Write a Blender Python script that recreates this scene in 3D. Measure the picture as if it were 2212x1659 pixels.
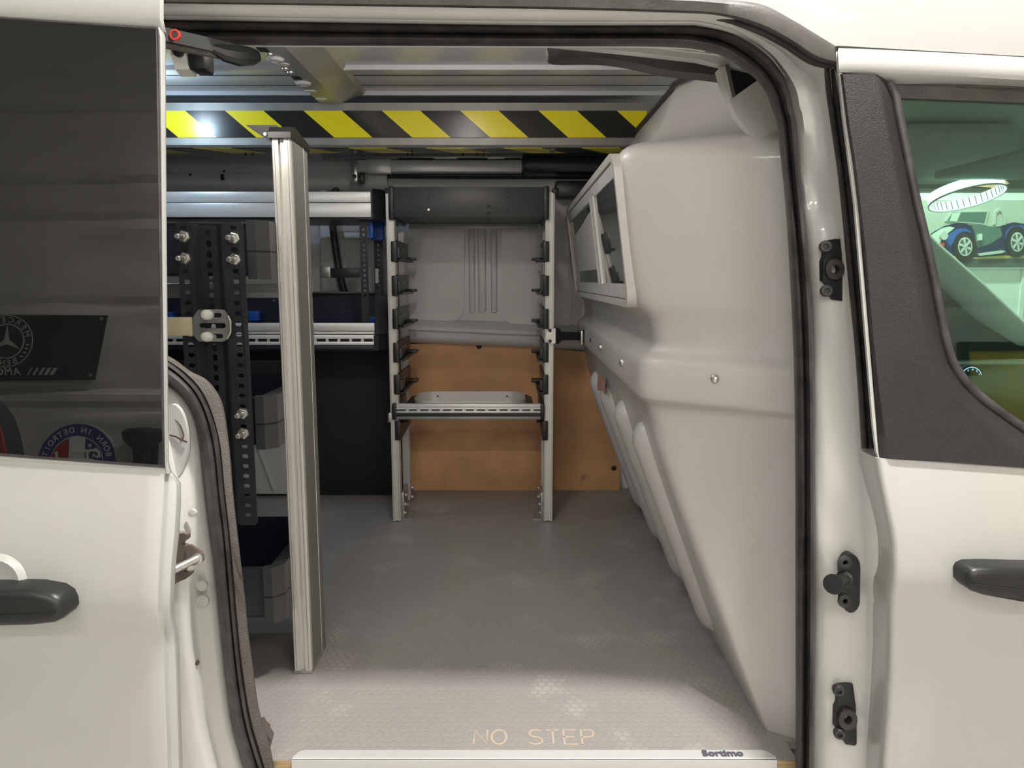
import bpy, bmesh, math, random
from mathutils import Vector, Matrix
from mathutils.geometry import tessellate_polygon
random.seed(7)
for o in list(bpy.data.objects): bpy.data.objects.remove(o)
SC = bpy.context.scene
COL = SC.collection
# ---------------------------------------------------------------- camera (metres; van load floor is z=0, door sill y=0, +y across the van, +x to its front)
PITCH = math.radians(8); CP, SP = math.cos(PITCH), math.sin(PITCH)
CAM = Vector((0, -1.10, 0.755)); FPX = 1600.0
cd = bpy.data.cameras.new('camera'); cam = bpy.data.objects.new('camera', cd); COL.objects.link(cam)
cam.location = CAM; cam.rotation_euler = (math.radians(90) - PITCH, 0, 0)
cd.sensor_width = 36; cd.lens = FPX/2212*36; cd.clip_start = .02; cd.clip_end = 60
SC.camera = cam
# ---------------------------------------------------------------- world, garage key and added fill lights, exposure
w = bpy.data.worlds.new('world'); SC.world = w; w.use_nodes = True
w.node_tree.nodes['Background'].inputs[0].default_value = (.9, .95, 1, 1)
w.node_tree.nodes['Background'].inputs[1].default_value = .03
def area(name, loc, sx, sy, power, col, rot=(0, 0, 0), spread=180):
    l = bpy.data.lights.new(name, 'AREA'); l.shape = 'RECTANGLE'; l.size = sx; l.size_y = sy
    l.energy = power; l.color = col; l.spread = math.radians(spread)
    o = bpy.data.objects.new(name, l); COL.objects.link(o); o.location = loc; o.rotation_euler = rot
    return o
CEIL = 2.66; GROUND = -.62; BACKY = -2.6; FARY = 3.0
# x, y, length, width, watts, height of the tubes' underside; first is the key, the rest added fills
LAMPS = [(.52, -.47, .26, .10, 44, CEIL-.118), (-.60, -2.32, 1.0, .12, 9.5, 2.06), (.90, -2.32, 1.0, .12, 8.5, 2.06), (1.7, 2.35, 1.2, .12, 60, CEIL-.118)]
for (lx, ly, sx, sy, pw, lz) in LAMPS:
    area('garage_key_or_fill', (lx, ly, lz), sx, sy, pw, (1, .965, .90))
SC.view_settings.view_transform = 'Standard'; SC.view_settings.look = 'None'
SC.view_settings.exposure = 0.85; SC.view_settings.gamma = 1; SC.view_settings.use_curve_mapping = False

# ---------------------------------------------------------------- measuring helpers
def ray(px, py):
    a = (px-1106)/FPX; b = -(py-829.5)/FPX
    return Vector((a, CP+b*SP, -SP+b*CP))
def P(px, py, x=None, y=None, z=None):
    d = ray(px, py)
    t = (y-CAM.y)/d.y if y is not None else (z-CAM.z)/d.z if z is not None else (x-CAM.x)/d.x
    return CAM + d*t
def hermite(pts):
    n = len(pts); m = []
    for i in range(n):
        a = max(i-1, 0); b = min(i+1, n-1)
        m.append((pts[b][1]-pts[a][1])/(pts[b][0]-pts[a][0]))
    def f(t):
        if t <= pts[0][0]: return pts[0][1]
        if t >= pts[-1][0]: return pts[-1][1]
        for i in range(n-1):
            x0, y0 = pts[i]; x1, y1 = pts[i+1]
            if t <= x1:
                h = x1-x0; s = (t-x0)/h
                return (2*s**3-3*s*s+1)*y0+(s**3-2*s*s+s)*h*m[i]+(-2*s**3+3*s*s)*y1+(s**3-s*s)*h*m[i+1]
    return f
# profile of the van's outer side: y as a function of height
SKIN = hermite([(-.75, -.085), (-.3, -.118), (0, -.132), (.2, -.142), (.30, -.146), (.335, -.158), (.37, -.163), (.45, -.155),
                (.53, -.14), (.7, -.122), (.9, -.101), (1.05, -.085), (1.15, -.072), (1.25, -.052), (1.34, -.012), (1.40, .05), (1.44, .16), (1.46, .4)])
def tuck(z): t = min(max((.335-z)/.5, 0), 1.4); return .010*t**.9
DSKIN = lambda z: SKIN(z) + tuck(z)      # doors tuck in below the crease
SLIDE = lambda z: DSKIN(z) - .073
FGLASS = lambda z: -.125 + (z-.53)*.055/.52
SGLASS = lambda z: -.214 + (z-.53)*.055/.52
def S(px, py, off=0.0, fn=None):
    fn = fn or SKIN; y = -.1
    for _ in range(14):
        q = P(px, py, y=y); y = .5*y + .5*(fn(q.z)+off)
    return P(px, py, y=y)
def catmull(pts, n):
    """smooth polyline through pts, n samples per segment"""
    out = []; N = len(pts); pts = [Vector(p) for p in pts]
    for i in range(N-1):
        p0 = pts[max(i-1, 0)]; p1 = pts[i]; p2 = pts[i+1]; p3 = pts[min(i+2, N-1)]
        for k in range(n):
            t = k/n
            out.append(.5*((2*p1)+(p2-p0)*t+(2*p0-5*p1+4*p2-p3)*t*t+(3*p1-p0-3*p2+p3)*t**3))
    out.append(pts[-1]); return out
def resample(pts, n):
    pts = [Vector(p) for p in pts]; L = [0]
    for a, b in zip(pts, pts[1:]): L.append(L[-1]+(b-a).length)
    out = []; j = 0
    for i in range(n):
        s = L[-1]*i/(n-1)
        while j < len(pts)-2 and L[j+1] < s: j += 1
        t = (s-L[j])/max(L[j+1]-L[j], 1e-9); out.append(pts[j].lerp(pts[j+1], min(max(t, 0), 1)))
    return out

# ---------------------------------------------------------------- mesh builder
class MB:
    def __init__(s): s.v = []; s.f = []
    def add(s, vs, fs):
        b = len(s.v); s.v += [Vector(v) for v in vs]; s.f += [tuple(b+i for i in f) for f in fs]; return s
    def box(s, x0, x1, y0, y1, z0, z1, bev=0, seg=2):
        if x0 > x1: x0, x1 = x1, x0
        if y0 > y1: y0, y1 = y1, y0
        if z0 > z1: z0, z1 = z1, z0
        bm = bmesh.new(); bmesh.ops.create_cube(bm, size=1)
        for v in bm.verts: v.co = Vector(((x0+x1)/2+v.co.x*(x1-x0), (y0+y1)/2+v.co.y*(y1-y0), (z0+z1)/2+v.co.z*(z1-z0)))
        if bev: bmesh.ops.bevel(bm, geom=bm.edges[:], offset=min(bev, .45*min(x1-x0, y1-y0, z1-z0)), segments=seg, affect='EDGES', profile=.5)
        return s.frombm(bm)
    def frombm(s, bm, M=None):
        bm.verts.index_update()
        vs = [(M @ v.co if M else v.co.copy()) for v in bm.verts]; fs = [[v.index for v in f.verts] for f in bm.faces]
        bm.free(); return s.add(vs, fs)
    def prism(s, loop, lo, hi, axis='y', holes=()):
        """2-D outline (with holes) extruded along an axis; outline coords: axis y->(x,z), x->(y,z), z->(x,y)"""
        def m(p, t):
            return Vector((p[0], t, p[1])) if axis == 'y' else Vector((t, p[0], p[1])) if axis == 'x' else Vector((p[0], p[1], t))
        loops = [list(loop)] + [list(h) for h in holes]
        flat = [p for l in loops for p in l]; n = len(flat)
        tris = tessellate_polygon([[Vector((p[0], p[1], 0)) for p in l] for l in loops])
        vs = [m(p, lo) for p in flat] + [m(p, hi) for p in flat]
        fs = [tuple(t) for t in tris] + [tuple(n+i for i in reversed(t)) for t in tris]
        b = 0
        for l in loops:
            k = len(l)
            for i in range(k):
                j = (i+1) % k; fs.append((b+i, b+j, n+b+j, n+b+i))
            b += k
        return s.add(vs, fs)
    def cyl(s, p0, p1, r0, r1=None, n=16, cap=True):
        p0 = Vector(p0); p1 = Vector(p1); r1 = r0 if r1 is None else r1
        d = (p1-p0).normalized(); a = d.orthogonal().normalized(); b = d.cross(a); vs = []
        for p, r in ((p0, r0), (p1, r1)):
            for i in range(n):
                t = 2*math.pi*i/n; vs.append(p+(a*math.cos(t)+b*math.sin(t))*r)
        fs = [(i, (i+1) % n, n+(i+1) % n, n+i) for i in range(n)]
        if cap: fs += [tuple(range(n))[::-1], tuple(range(n, 2*n))]
        return s.add(vs, fs)
    def lathe(s, p0, d, prof, n=18):
        """prof: list of (distance along d, radius)"""
        p0 = Vector(p0); d = Vector(d).normalized(); a = d.orthogonal().normalized(); b = d.cross(a); vs = []
        for h, r in prof:
            for i in range(n):
                t = 2*math.pi*i/n; vs.append(p0+d*h+(a*math.cos(t)+b*math.sin(t))*max(r, 1e-5))
        fs = []
        for k in range(len(prof)-1):
            for i in range(n): fs.append((k*n+i, k*n+(i+1) % n, (k+1)*n+(i+1) % n, (k+1)*n+i))
        fs += [tuple(range(n))[::-1], tuple(range((len(prof)-1)*n, len(prof)*n))]
        return s.add(vs, fs)
    def tube(s, path, r, n=10, closed=False, up=None, sx=1, sy=1):
        path = [Vector(p) for p in path]; N = len(path); vs = []; pa = None
        for i, p in enumerate(path):
            if closed: d = path[(i+1) % N]-path[i-1]
            else: d = path[min(i+1, N-1)]-path[max(i-1, 0)]
            d.normalize()
            if up is not None: a = d.cross(Vector(up)).normalized()
            elif pa is None: a = d.orthogonal().normalized()
            else: a = (pa-d*pa.dot(d)).normalized()
            pa = a; b = d.cross(a); rr = r[i] if isinstance(r, (list, tuple)) else r
            for k in range(n):
                t = 2*math.pi*(k+.5)/n; vs.append(p+(a*math.cos(t)*sx+b*math.sin(t)*sy)*rr)
        fs = []
        for i in range(N if closed else N-1):
            j = (i+1) % N
            for k in range(n): fs.append((i*n+k, i*n+(k+1) % n, j*n+(k+1) % n, j*n+k))
        if not closed: fs += [tuple(range(n))[::-1], tuple(range((N-1)*n, N*n))]
        return s.add(vs, fs)
    def loft(s, lines, flip=False, wrap=False):
        n = len(lines[0]); vs = [p for l in lines for p in l]; fs = []
        K = len(lines)
        for k in range(K if wrap else K-1):
            k2 = (k+1) % K
            for i in range(n-1):
                q = (k*n+i, k*n+i+1, k2*n+i+1, k2*n+i); fs.append(q[::-1] if flip else q)
        return s.add(vs, fs)
    def thick(s, lines, dv):
        """a sheet given by rows of points, thickened by the vector dv"""
        dv = Vector(dv); n = len(lines[0]); K = len(lines)
        vs = [p for l in lines for p in l]; m = len(vs); vs = vs+[p+dv for p in vs]; fs = []
        for k in range(K-1):
            for i in range(n-1):
                a, b, c, d = k*n+i, k*n+i+1, (k+1)*n+i+1, (k+1)*n+i
                fs += [(a, b, c, d), (m+d, m+c, m+b, m+a)]
        for i in range(n-1):
            fs += [(i+1, i, m+i, m+i+1), ((K-1)*n+i, (K-1)*n+i+1, m+(K-1)*n+i+1, m+(K-1)*n+i)]
        for k in range(K-1):
            fs += [(k*n, (k+1)*n, m+(k+1)*n, m+k*n), ((k+1)*n+n-1, k*n+n-1, m+k*n+n-1, m+(k+1)*n+n-1)]
        return s.add(vs, fs)
def rrect(x0, x1, z0, z1, r, n=5):
    out = []
    for cx, cz, a0 in ((x1-r, z1-r, 0), (x0+r, z1-r, 90), (x0+r, z0+r, 180), (x1-r, z0+r, 270)):
        for k in range(n+1):
            a = math.radians(a0+90*k/n); out.append((cx+r*math.cos(a), cz+r*math.sin(a)))
    return out
def circ(cx, cz, r, n=14, rz=None):
    return [(cx+r*math.cos(2*math.pi*k/n), cz+(rz or r)*math.sin(2*math.pi*k/n)) for k in range(n)]
def sheet(rows, ncol, off=0.0, fn=None):
    """rows of (left pixel, right pixel) laid on the van's side profile"""
    out = []
    for L, R in rows:
        r = []
        for i in range(ncol+1):
            u = i/ncol; o = off(u) if callable(off) else off
            r.append(S(L[0]+(R[0]-L[0])*u, L[1]+(R[1]-L[1])*u, o, fn))
        out.append(r)
    return out
def textmesh(body, size, M, extrude=.0008, align='CENTER', shear=0, offset=0, spacing=1):
    c = bpy.data.curves.new('t', 'FONT'); c.body = body; c.size = size; c.extrude = extrude
    c.align_x = align; c.shear = shear; c.offset = offset; c.space_character = spacing; c.resolution_u = 4
    o = bpy.data.objects.new('t', c); COL.objects.link(o)
    dg = bpy.context.evaluated_depsgraph_get(); me = o.evaluated_get(dg).to_mesh()
    vs = [M @ v.co for v in me.vertices]; fs = [tuple(p.vertices) for p in me.polygons]
    o.evaluated_get(dg).to_mesh_clear(); bpy.data.objects.remove(o); bpy.data.curves.remove(c)
    return vs, fs

ORG = {}
def meshobj(name, mb, mat, origin, angle=32, smooth=True):
    me = bpy.data.meshes.new(name)
    me.from_pydata([v-origin for v in mb.v], [], mb.f)
    bm = bmesh.new(); bm.from_mesh(me); bmesh.ops.recalc_face_normals(bm, faces=bm.faces[:]); bm.to_mesh(me); bm.free()
    me.materials.append(M_[mat] if isinstance(mat, str) else mat)
    if smooth:
        me.polygons.foreach_set('use_smooth', [True]*len(me.polygons)); me.set_sharp_from_angle(angle=math.radians(angle))
    o = bpy.data.objects.new(name, me); COL.objects.link(o); return o
def part(name, mb, mat, parent, label=None, angle=32, kind=None):
    o = meshobj(name, mb, mat, ORG[parent.name], angle); o.parent = parent; ORG[o.name] = ORG[parent.name]
    if label: o['label'] = label
    if kind: o['kind'] = kind
    return o
def thing(name, loc, label, cat, group=None):
    o = bpy.data.objects.new(name, None); COL.objects.link(o); o.location = loc; o.empty_display_size = .05
    ORG[o.name] = Vector(loc); o['label'] = label; o['category'] = cat
    if group: o['group'] = group
    return o
def single(name, mb, mat, label, cat, group=None, kind=None, angle=32):
    xs = [v.x for v in mb.v]; ys = [v.y for v in mb.v]; zs = [v.z for v in mb.v]
    c = Vector(((min(xs)+max(xs))/2, (min(ys)+max(ys))/2, min(zs)))
    o = meshobj(name, mb, mat, c, angle); o.location = c; ORG[o.name] = c
    if label: o['label'] = label
    if cat: o['category'] = cat
    if group: o['group'] = group
    if kind: o['kind'] = kind
    return o

# ---------------------------------------------------------------- materials
M_ = {}
def mat(name, col, rough=.5, metal=0, noise=0, nscale=8, bump=0, bscale=60, coat=0, emit=None, estr=0, ior=1.5, spec=.5, dirt=None, stretch=None):
    m = bpy.data.materials.new(name); m.use_nodes = True; nt = m.node_tree; b = nt.nodes['Principled BSDF']
    c4 = (*col, 1); b.inputs['Base Color'].default_value = c4; b.inputs['Roughness'].default_value = rough
    b.inputs['Metallic'].default_value = metal; b.inputs['IOR'].default_value = ior; b.inputs['Specular IOR Level'].default_value = spec
    if coat: b.inputs['Coat Weight'].default_value = coat; b.inputs['Coat Roughness'].default_value = .06
    if emit: b.inputs['Emission Color'].default_value = (*emit, 1); b.inputs['Emission Strength'].default_value = estr
    tc = nt.nodes.new('ShaderNodeTexCoord'); vec = tc.outputs['Object']
    if stretch:
        mp = nt.nodes.new('ShaderNodeMapping'); mp.inputs['Scale'].default_value = stretch
        nt.links.new(vec, mp.inputs['Vector']); vec = mp.outputs['Vector']
    if noise:
        n = nt.nodes.new('ShaderNodeTexNoise'); n.inputs['Scale'].default_value = nscale; n.inputs['Detail'].default_value = 6
        nt.links.new(vec, n.inputs['Vector'])
        r = nt.nodes.new('ShaderNodeMapRange'); r.inputs['From Min'].default_value = .3; r.inputs['From Max'].default_value = .7
        r.inputs['To Min'].default_value = 1-noise; r.inputs['To Max'].default_value = 1+noise*.6
        nt.links.new(n.outputs['Fac'], r.inputs['Value'])
        mx = nt.nodes.new('ShaderNodeVectorMath'); mx.operation = 'SCALE'; mx.inputs[0].default_value = col
        nt.links.new(r.outputs['Result'], mx.inputs['Scale']); src = mx.outputs['Vector']
        if dirt:
            n2 = nt.nodes.new('ShaderNodeTexNoise'); n2.inputs['Scale'].default_value = dirt[1]; n2.inputs['Detail'].default_value = 9; n2.inputs['Roughness'].default_value = .7
            nt.links.new(tc.outputs['Object'], n2.inputs['Vector'])
            r2 = nt.nodes.new('ShaderNodeMapRange'); r2.inputs['From Min'].default_value = dirt[2]; r2.inputs['From Max'].default_value = dirt[2]+.08
            nt.links.new(n2.outputs['Fac'], r2.inputs['Value'])
            mm = nt.nodes.new('ShaderNodeMix'); mm.data_type = 'RGBA'
            nt.links.new(r2.outputs['Result'], mm.inputs['Factor']); nt.links.new(src, mm.inputs['A']); mm.inputs['B'].default_value = (*dirt[0], 1)
            src = mm.outputs['Result']
        nt.links.new(src, b.inputs['Base Color'])
    if bump:
        n = nt.nodes.new('ShaderNodeTexNoise'); n.inputs['Scale'].default_value = bscale; n.inputs['Detail'].default_value = 4
        nt.links.new(vec, n.inputs['Vector'])
        bp = nt.nodes.new('ShaderNodeBump'); bp.inputs['Strength'].default_value = bump; bp.inputs['Distance'].default_value = .002
        nt.links.new(n.outputs['Fac'], bp.inputs['Height']); nt.links.new(bp.outputs['Normal'], b.inputs['Normal'])
    M_[name] = m; return m
mat('white_paint', (.52, .52, .50), .32, coat=.6, noise=.02, nscale=3)
mat('jamb_paint', (.66, .655, .63), .3, coat=.5, noise=.04, nscale=5)
mat('inner_paint', (.66, .66, .66), .38, coat=.25, noise=.05, nscale=6)
mat('roof_paint', (.62, .63, .66), .33, noise=.08, nscale=2, coat=.3)
mat('bow_steel', (.44, .43, .42), .36, metal=.35, noise=.15, nscale=9)
mat('rubber', (.052, .048, .048), .42, noise=.5, nscale=40, bump=.15, bscale=120)
mat('rubber_worn', (.060, .054, .050), .5, noise=.35, nscale=25, bump=.2, bscale=200, stretch=(1, 4, 1))
mat('brown_trim', (.115, .100, .090), .6, noise=.15, nscale=60, bump=.9, bscale=420)
mat('pillar_trim', (.022, .020, .0205), .48, noise=.3, nscale=7, bump=.5, bscale=700)
mat('black_plastic', (.018, .018, .019), .38, noise=.2, nscale=30)
mat('black_matte', (.012, .012, .013), .6)
mat('dark_plastic', (.045, .045, .048), .42, noise=.15, nscale=20)
mat('dark_steel', (.028, .030, .036), .36, noise=.3, nscale=25, spec=.6)
mat('navy_steel', (.022, .026, .042), .4, noise=.2, nscale=14)
mat('alu', (.74, .72, .68), .38, metal=.35, noise=.04, nscale=30, stretch=(1, 1, .1))
mat('alu_bar', (.74, .74, .73), .36, metal=.35, noise=.08, nscale=30, stretch=(.1, 1, 1))
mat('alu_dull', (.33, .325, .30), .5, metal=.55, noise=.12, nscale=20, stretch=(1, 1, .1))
mat('zinc', (.62, .61, .58), .3, metal=.85, noise=.15, nscale=60)
mat('zinc_plate', (.46, .47, .45), .36, metal=.7, noise=.2, nscale=50)
mat('bulkhead_grey', (.57, .55, .525), .38, noise=.05, nscale=4, bump=.25, bscale=330, coat=.15, dirt=((.2, .18, .17), 9, .80))
mat('hardboard', (.64, .355, .165), .6, noise=.22, nscale=7, bump=.1, bscale=300, dirt=((.07, .05, .035), 6, .66))
mat('ply_edge', (.50, .36, .20), .6, noise=.4, nscale=25, stretch=(1, 1, 18))
mat('strap_web', (.66, .58, .38), .7, noise=.1, nscale=50)
mat('blue_plastic', (.02, .09, .42), .4)
mat('white_plastic', (.82, .82, .78), .35)
mat('yellow_tape', (.80, .68, .03), .35)
mat('engraved', (.52, .42, .33), .7)
mat('red', (.65, .05, .03), .5)
mat('brown_metal', (.30, .245, .215), .4, metal=.5, noise=.2, nscale=30)
mat('rust', (.10, .055, .035), .8, noise=.4, nscale=60)
mat('ink', (.10, .10, .13), .5)
mat('sticker', (.62, .34, .26), .6, noise=.3, nscale=90)
mat('wall_white', (.74, .72, .69), .7, noise=.1, nscale=2.5, bump=.35, bscale=9, stretch=(.6, 1, 2))
mat('wall_plain', (.78, .78, .76), .7, noise=.05, nscale=2)
mat('concrete', (.62, .60, .57), .6, noise=.2, nscale=2)
mat('ceiling_white', (.6, .6, .6), .8, noise=.05)
mat('headliner', (.30, .31, .29), .85, noise=.06, nscale=30)
mat('dash', (.018, .019, .02), .6, bump=.3, bscale=300, noise=.2)
mat('cab_light', (.62, .63, .60), .6, noise=.03)
mat('lamp_white', (.9, .9, .9), .4, emit=(1, .96, .9), estr=6)
mat('led', (.9, .95, 1), .3, emit=(.72, .86, 1), estr=9)
mat('ring_led', (.9, .95, 1), .3, emit=(.86, .95, 1), estr=1.6)
mat('orange_lens', (.8, .42, .2), .4, emit=(1, .52, .25), estr=.6)
mat('gauge', (.3, .4, .9), .4, emit=(.45, .6, 1), estr=1.4)
mat('banner_black', (.012, .012, .012), .7)
mat('silver_ink', (.6, .6, .6), .5)
mat('ford_navy', (.02, .04, .22), .4)
mat('flag_red', (.45, .02, .03), .5)
mat('flag_white', (.85, .85, .85), .5)
mat('amber', (.75, .55, .06), .5, noise=.25, nscale=5)
mat('sky_print', (.56, .55, .50), .6, noise=.12, nscale=3)
mat('road_print', (.10, .10, .11), .6, noise=.2, nscale=8)
mat('kerb_print', (.62, .46, .12), .6)
mat('car_navy', (.012, .018, .075), .35)
mat('car_blue', (.035, .10, .42), .35)
mat('car_green', (.10, .16, .15), .35)
mat('tyre_print', (.010, .010, .011), .6)
mat('chrome_print', (.55, .55, .53), .4)
mat('pale_print', (.62, .68, .62), .5)
mat('chair_black', (.02, .02, .022), .7)
mat('chair_red', (.30, .02, .03), .6)
def glassmat(name, tint, ior=1.6, gloss_rough=0.0):
    m = bpy.data.materials.new(name); m.use_nodes = True; nt = m.node_tree; nt.nodes.clear()
    out = nt.nodes.new('ShaderNodeOutputMaterial'); mx = nt.nodes.new('ShaderNodeMixShader'); fr = nt.nodes.new('ShaderNodeFresnel')
    tr = nt.nodes.new('ShaderNodeBsdfTransparent'); gl = nt.nodes.new('ShaderNodeBsdfGlossy')
    fr.inputs['IOR'].default_value = ior; tr.inputs['Color'].default_value = (*tint, 1); gl.inputs['Roughness'].default_value = gloss_rough
    nt.links.new(fr.outputs[0], mx.inputs[0]); nt.links.new(tr.outputs[0], mx.inputs[1]); nt.links.new(gl.outputs[0], mx.inputs[2]); nt.links.new(mx.outputs[0], out.inputs[0])
    M_[name] = m; return m
glassmat('green_glass', (.66, .90, .78), 1.55)
mat('privacy_glass', (.006, .006, .006), .0, ior=1.85, spec=.5)
mat('cabin_pane', (.05, .055, .055), .02, ior=1.6)
# load floor: grey phenolic ply with an embossed hexagon grip
def hexfloor():
    m = bpy.data.materials.new('hex_floor'); m.use_nodes = True; nt = m.node_tree; b = nt.nodes['Principled BSDF']; N = nt.nodes.new; L = nt.links.new
    tc = N('ShaderNodeTexCoord'); sc = N('ShaderNodeVectorMath'); sc.operation = 'MULTIPLY'; sc.inputs[1].default_value = (62, 62, 0); L(tc.outputs['Object'], sc.inputs[0])
    def cell(off):
        a = N('ShaderNodeVectorMath'); a.operation = 'ADD'; a.inputs[1].default_value = off; L(sc.outputs[0], a.inputs[0])
        w_ = N('ShaderNodeVectorMath'); w_.operation = 'WRAP'; w_.inputs[1].default_value = (.5, .866, .5); w_.inputs[2].default_value = (-.5, -.866, -.5); L(a.outputs[0], w_.inputs[0])
        l = N('ShaderNodeVectorMath'); l.operation = 'LENGTH'; L(w_.outputs[0], l.inputs[0]); return w_, l
    a, la = cell((0, 0, 0)); c, lc = cell((.5, .866, 0))
    lt = N('ShaderNodeMath'); lt.operation = 'LESS_THAN'; L(lc.outputs['Value'], lt.inputs[0]); L(la.outputs['Value'], lt.inputs[1])
    mx = N('ShaderNodeMix'); mx.data_type = 'VECTOR'; L(lt.outputs[0], mx.inputs['Factor']); L(a.outputs[0], mx.inputs['A']); L(c.outputs[0], mx.inputs['B'])
    ab = N('ShaderNodeVectorMath'); ab.operation = 'ABSOLUTE'; L(mx.outputs['Result'], ab.inputs[0])
    dt = N('ShaderNodeVectorMath'); dt.operation = 'DOT_PRODUCT'; dt.inputs[1].default_value = (.5, .866, 0); L(ab.outputs[0], dt.inputs[0])
    sx = N('ShaderNodeSeparateXYZ'); L(ab.outputs[0], sx.inputs[0])
    mm = N('ShaderNodeMath'); mm.operation = 'MAXIMUM'; L(dt.outputs['Value'], mm.inputs[0]); L(sx.outputs['X'], mm.inputs[1])
    rg = N('ShaderNodeMapRange'); rg.inputs['From Min'].default_value = .38; rg.inputs['From Max'].default_value = .47; L(mm.outputs[0], rg.inputs['Value'])
    bp = N('ShaderNodeBump'); bp.inputs['Strength'].default_value = .35; bp.inputs['Distance'].default_value = .0012; bp.invert = True; L(rg.outputs[0], bp.inputs['Height']); L(bp.outputs[0], b.inputs['Normal'])
    n = N('ShaderNodeTexNoise'); n.inputs['Scale'].default_value = 7; n.inputs['Detail'].default_value = 7; L(tc.outputs['Object'], n.inputs['Vector'])
    wr = N('ShaderNodeMapRange'); wr.inputs['From Min'].default_value = .56; wr.inputs['From Max'].default_value = .68; L(n.outputs['Fac'], wr.inputs['Value'])
    iv = N('ShaderNodeMath'); iv.operation = 'SUBTRACT'; iv.inputs[0].default_value = 1; L(rg.outputs[0], iv.inputs[1])
    pr = N('ShaderNodeMath'); pr.operation = 'MULTIPLY'; L(wr.outputs[0], pr.inputs[0]); L(iv.outputs[0], pr.inputs[1])
    cm = N('ShaderNodeMix'); cm.data_type = 'RGBA'; cm.inputs['A'].default_value = (.33, .31, .295, 1); cm.inputs['B'].default_value = (.43, .41, .39, 1); L(pr.outputs[0], cm.inputs['Factor'])
    n2 = N('ShaderNodeTexNoise'); n2.inputs['Scale'].default_value = 2.2; n2.inputs['Detail'].default_value = 5; L(tc.outputs['Object'], n2.inputs['Vector'])
    r2 = N('ShaderNodeMapRange'); r2.inputs['To Min'].default_value = .82; r2.inputs['To Max'].default_value = 1.15; L(n2.outputs['Fac'], r2.inputs['Value'])
    s2 = N('ShaderNodeVectorMath'); s2.operation = 'SCALE'; L(cm.outputs['Result'], s2.inputs[0]); L(r2.outputs[0], s2.inputs['Scale']); L(s2.outputs[0], b.inputs['Base Color'])
    b.inputs['Roughness'].default_value = .42
    M_['hex_floor'] = m
hexfloor()
# hazard tape: slanting yellow and black print
def hazard():
    m = bpy.data.materials.new('hazard_tape'); m.use_nodes = True; nt = m.node_tree; b = nt.nodes['Principled BSDF']; N = nt.nodes.new; L = nt.links.new
    tc = N('ShaderNodeTexCoord'); sp = N('ShaderNodeVectorMath'); sp.operation = 'DOT_PRODUCT'; L(tc.outputs['Object'], sp.inputs[0])
    sp.inputs[1].default_value = (1/.2235, -.9/.2235, 1.16/.2235)
    ad = N('ShaderNodeMath'); ad.inputs[1].default_value = HZ0; L(sp.outputs['Value'], ad.inputs[0])
    fr = N('ShaderNodeMath'); fr.operation = 'FRACT'; L(ad.outputs[0], fr.inputs[0])
    lt = N('ShaderNodeMath'); lt.operation = 'LESS_THAN'; lt.inputs[1].default_value = .49; L(fr.outputs[0], lt.inputs[0])
    mx = N('ShaderNodeMix'); mx.data_type = 'RGBA'; mx.inputs['A'].default_value = (.022, .020, .018, 1); mx.inputs['B'].default_value = (.95, .82, .02, 1); L(lt.outputs[0], mx.inputs['Factor'])
    L(mx.outputs['Result'], b.inputs['Base Color']); b.inputs['Roughness'].default_value = .22
    M_['hazard_tape'] = m

# ================================================================ the garage (setting)
def struct(name, mb, m): return single(name, mb, m, None, None, kind='structure')
struct('floor', MB().box(-4, 4, -2.7, 3.1, GROUND-.05, GROUND), 'concrete')
struct('ceiling', MB().box(-4, 4, -2.7, 3.1, CEIL, CEIL+.05), 'ceiling_white')
struct('wall_left', MB().box(-4.05, -4, -2.7, 3.1, GROUND, CEIL), 'wall_plain')
struct('wall_right', MB().box(4, 4.05, -2.7, 3.1, GROUND, CEIL), 'wall_plain')
# wall behind the photographer: lumpy plastered block, courses bulging between horizontal grooves
def lumpy():
    mb = MB(); zs = []; grooves = [-.2, .22, .70, .78, 1.16, 1.55, 1.72, 2.06]
    rows = []; z = GROUND
    while z < CEIL:
        rows.append(z); z += .028
    rows.append(CEIL); lines = []
    rnd = random.Random(3); ph = [rnd.random()*6.28 for _ in range(12)]
    for z in rows:
        l = []
        for i in range(81):
            x = -4+8*i/80; d = .02*math.sin(3.1*x+ph[0])*math.sin(5.3*z+ph[1])+.006*math.sin(11*x+ph[2]+3*z)+.004*math.sin(23*z+ph[3]+7*x)
            for k, g in enumerate(grooves):
                gz = g+.012*math.sin(2.1*x+ph[k])
                d -= .03*math.exp(-((z-gz)/.022)**2)
                if 0 < gz-z < .10: d += .018*(1-(gz-z)/.10)
            l.append(Vector((x, BACKY+d-.02, z)))
        lines.append(l)
    mb.thick(lines, (0, -.12, 0)); return mb
struct('wall_back', lumpy(), 'wall_white')
wf = struct('wall_far', MB().box(-4, 4, FARY, FARY+.05, GROUND, CEIL), 'wall_plain')
ORG[wf.name] = wf.location.copy()
# vertical sheeting joints and a rail on the far wall
for i in range(8):
    x = 1.2+.32*i
    part('batten', MB().box(x-.012, x+.012, FARY-.012, FARY, GROUND, .81), 'wall_plain', wf)
part('dado_rail', MB().box(-3.9, 3.9, FARY-.025, FARY, .815, .835, .004), 'white_plastic', wf)
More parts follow.
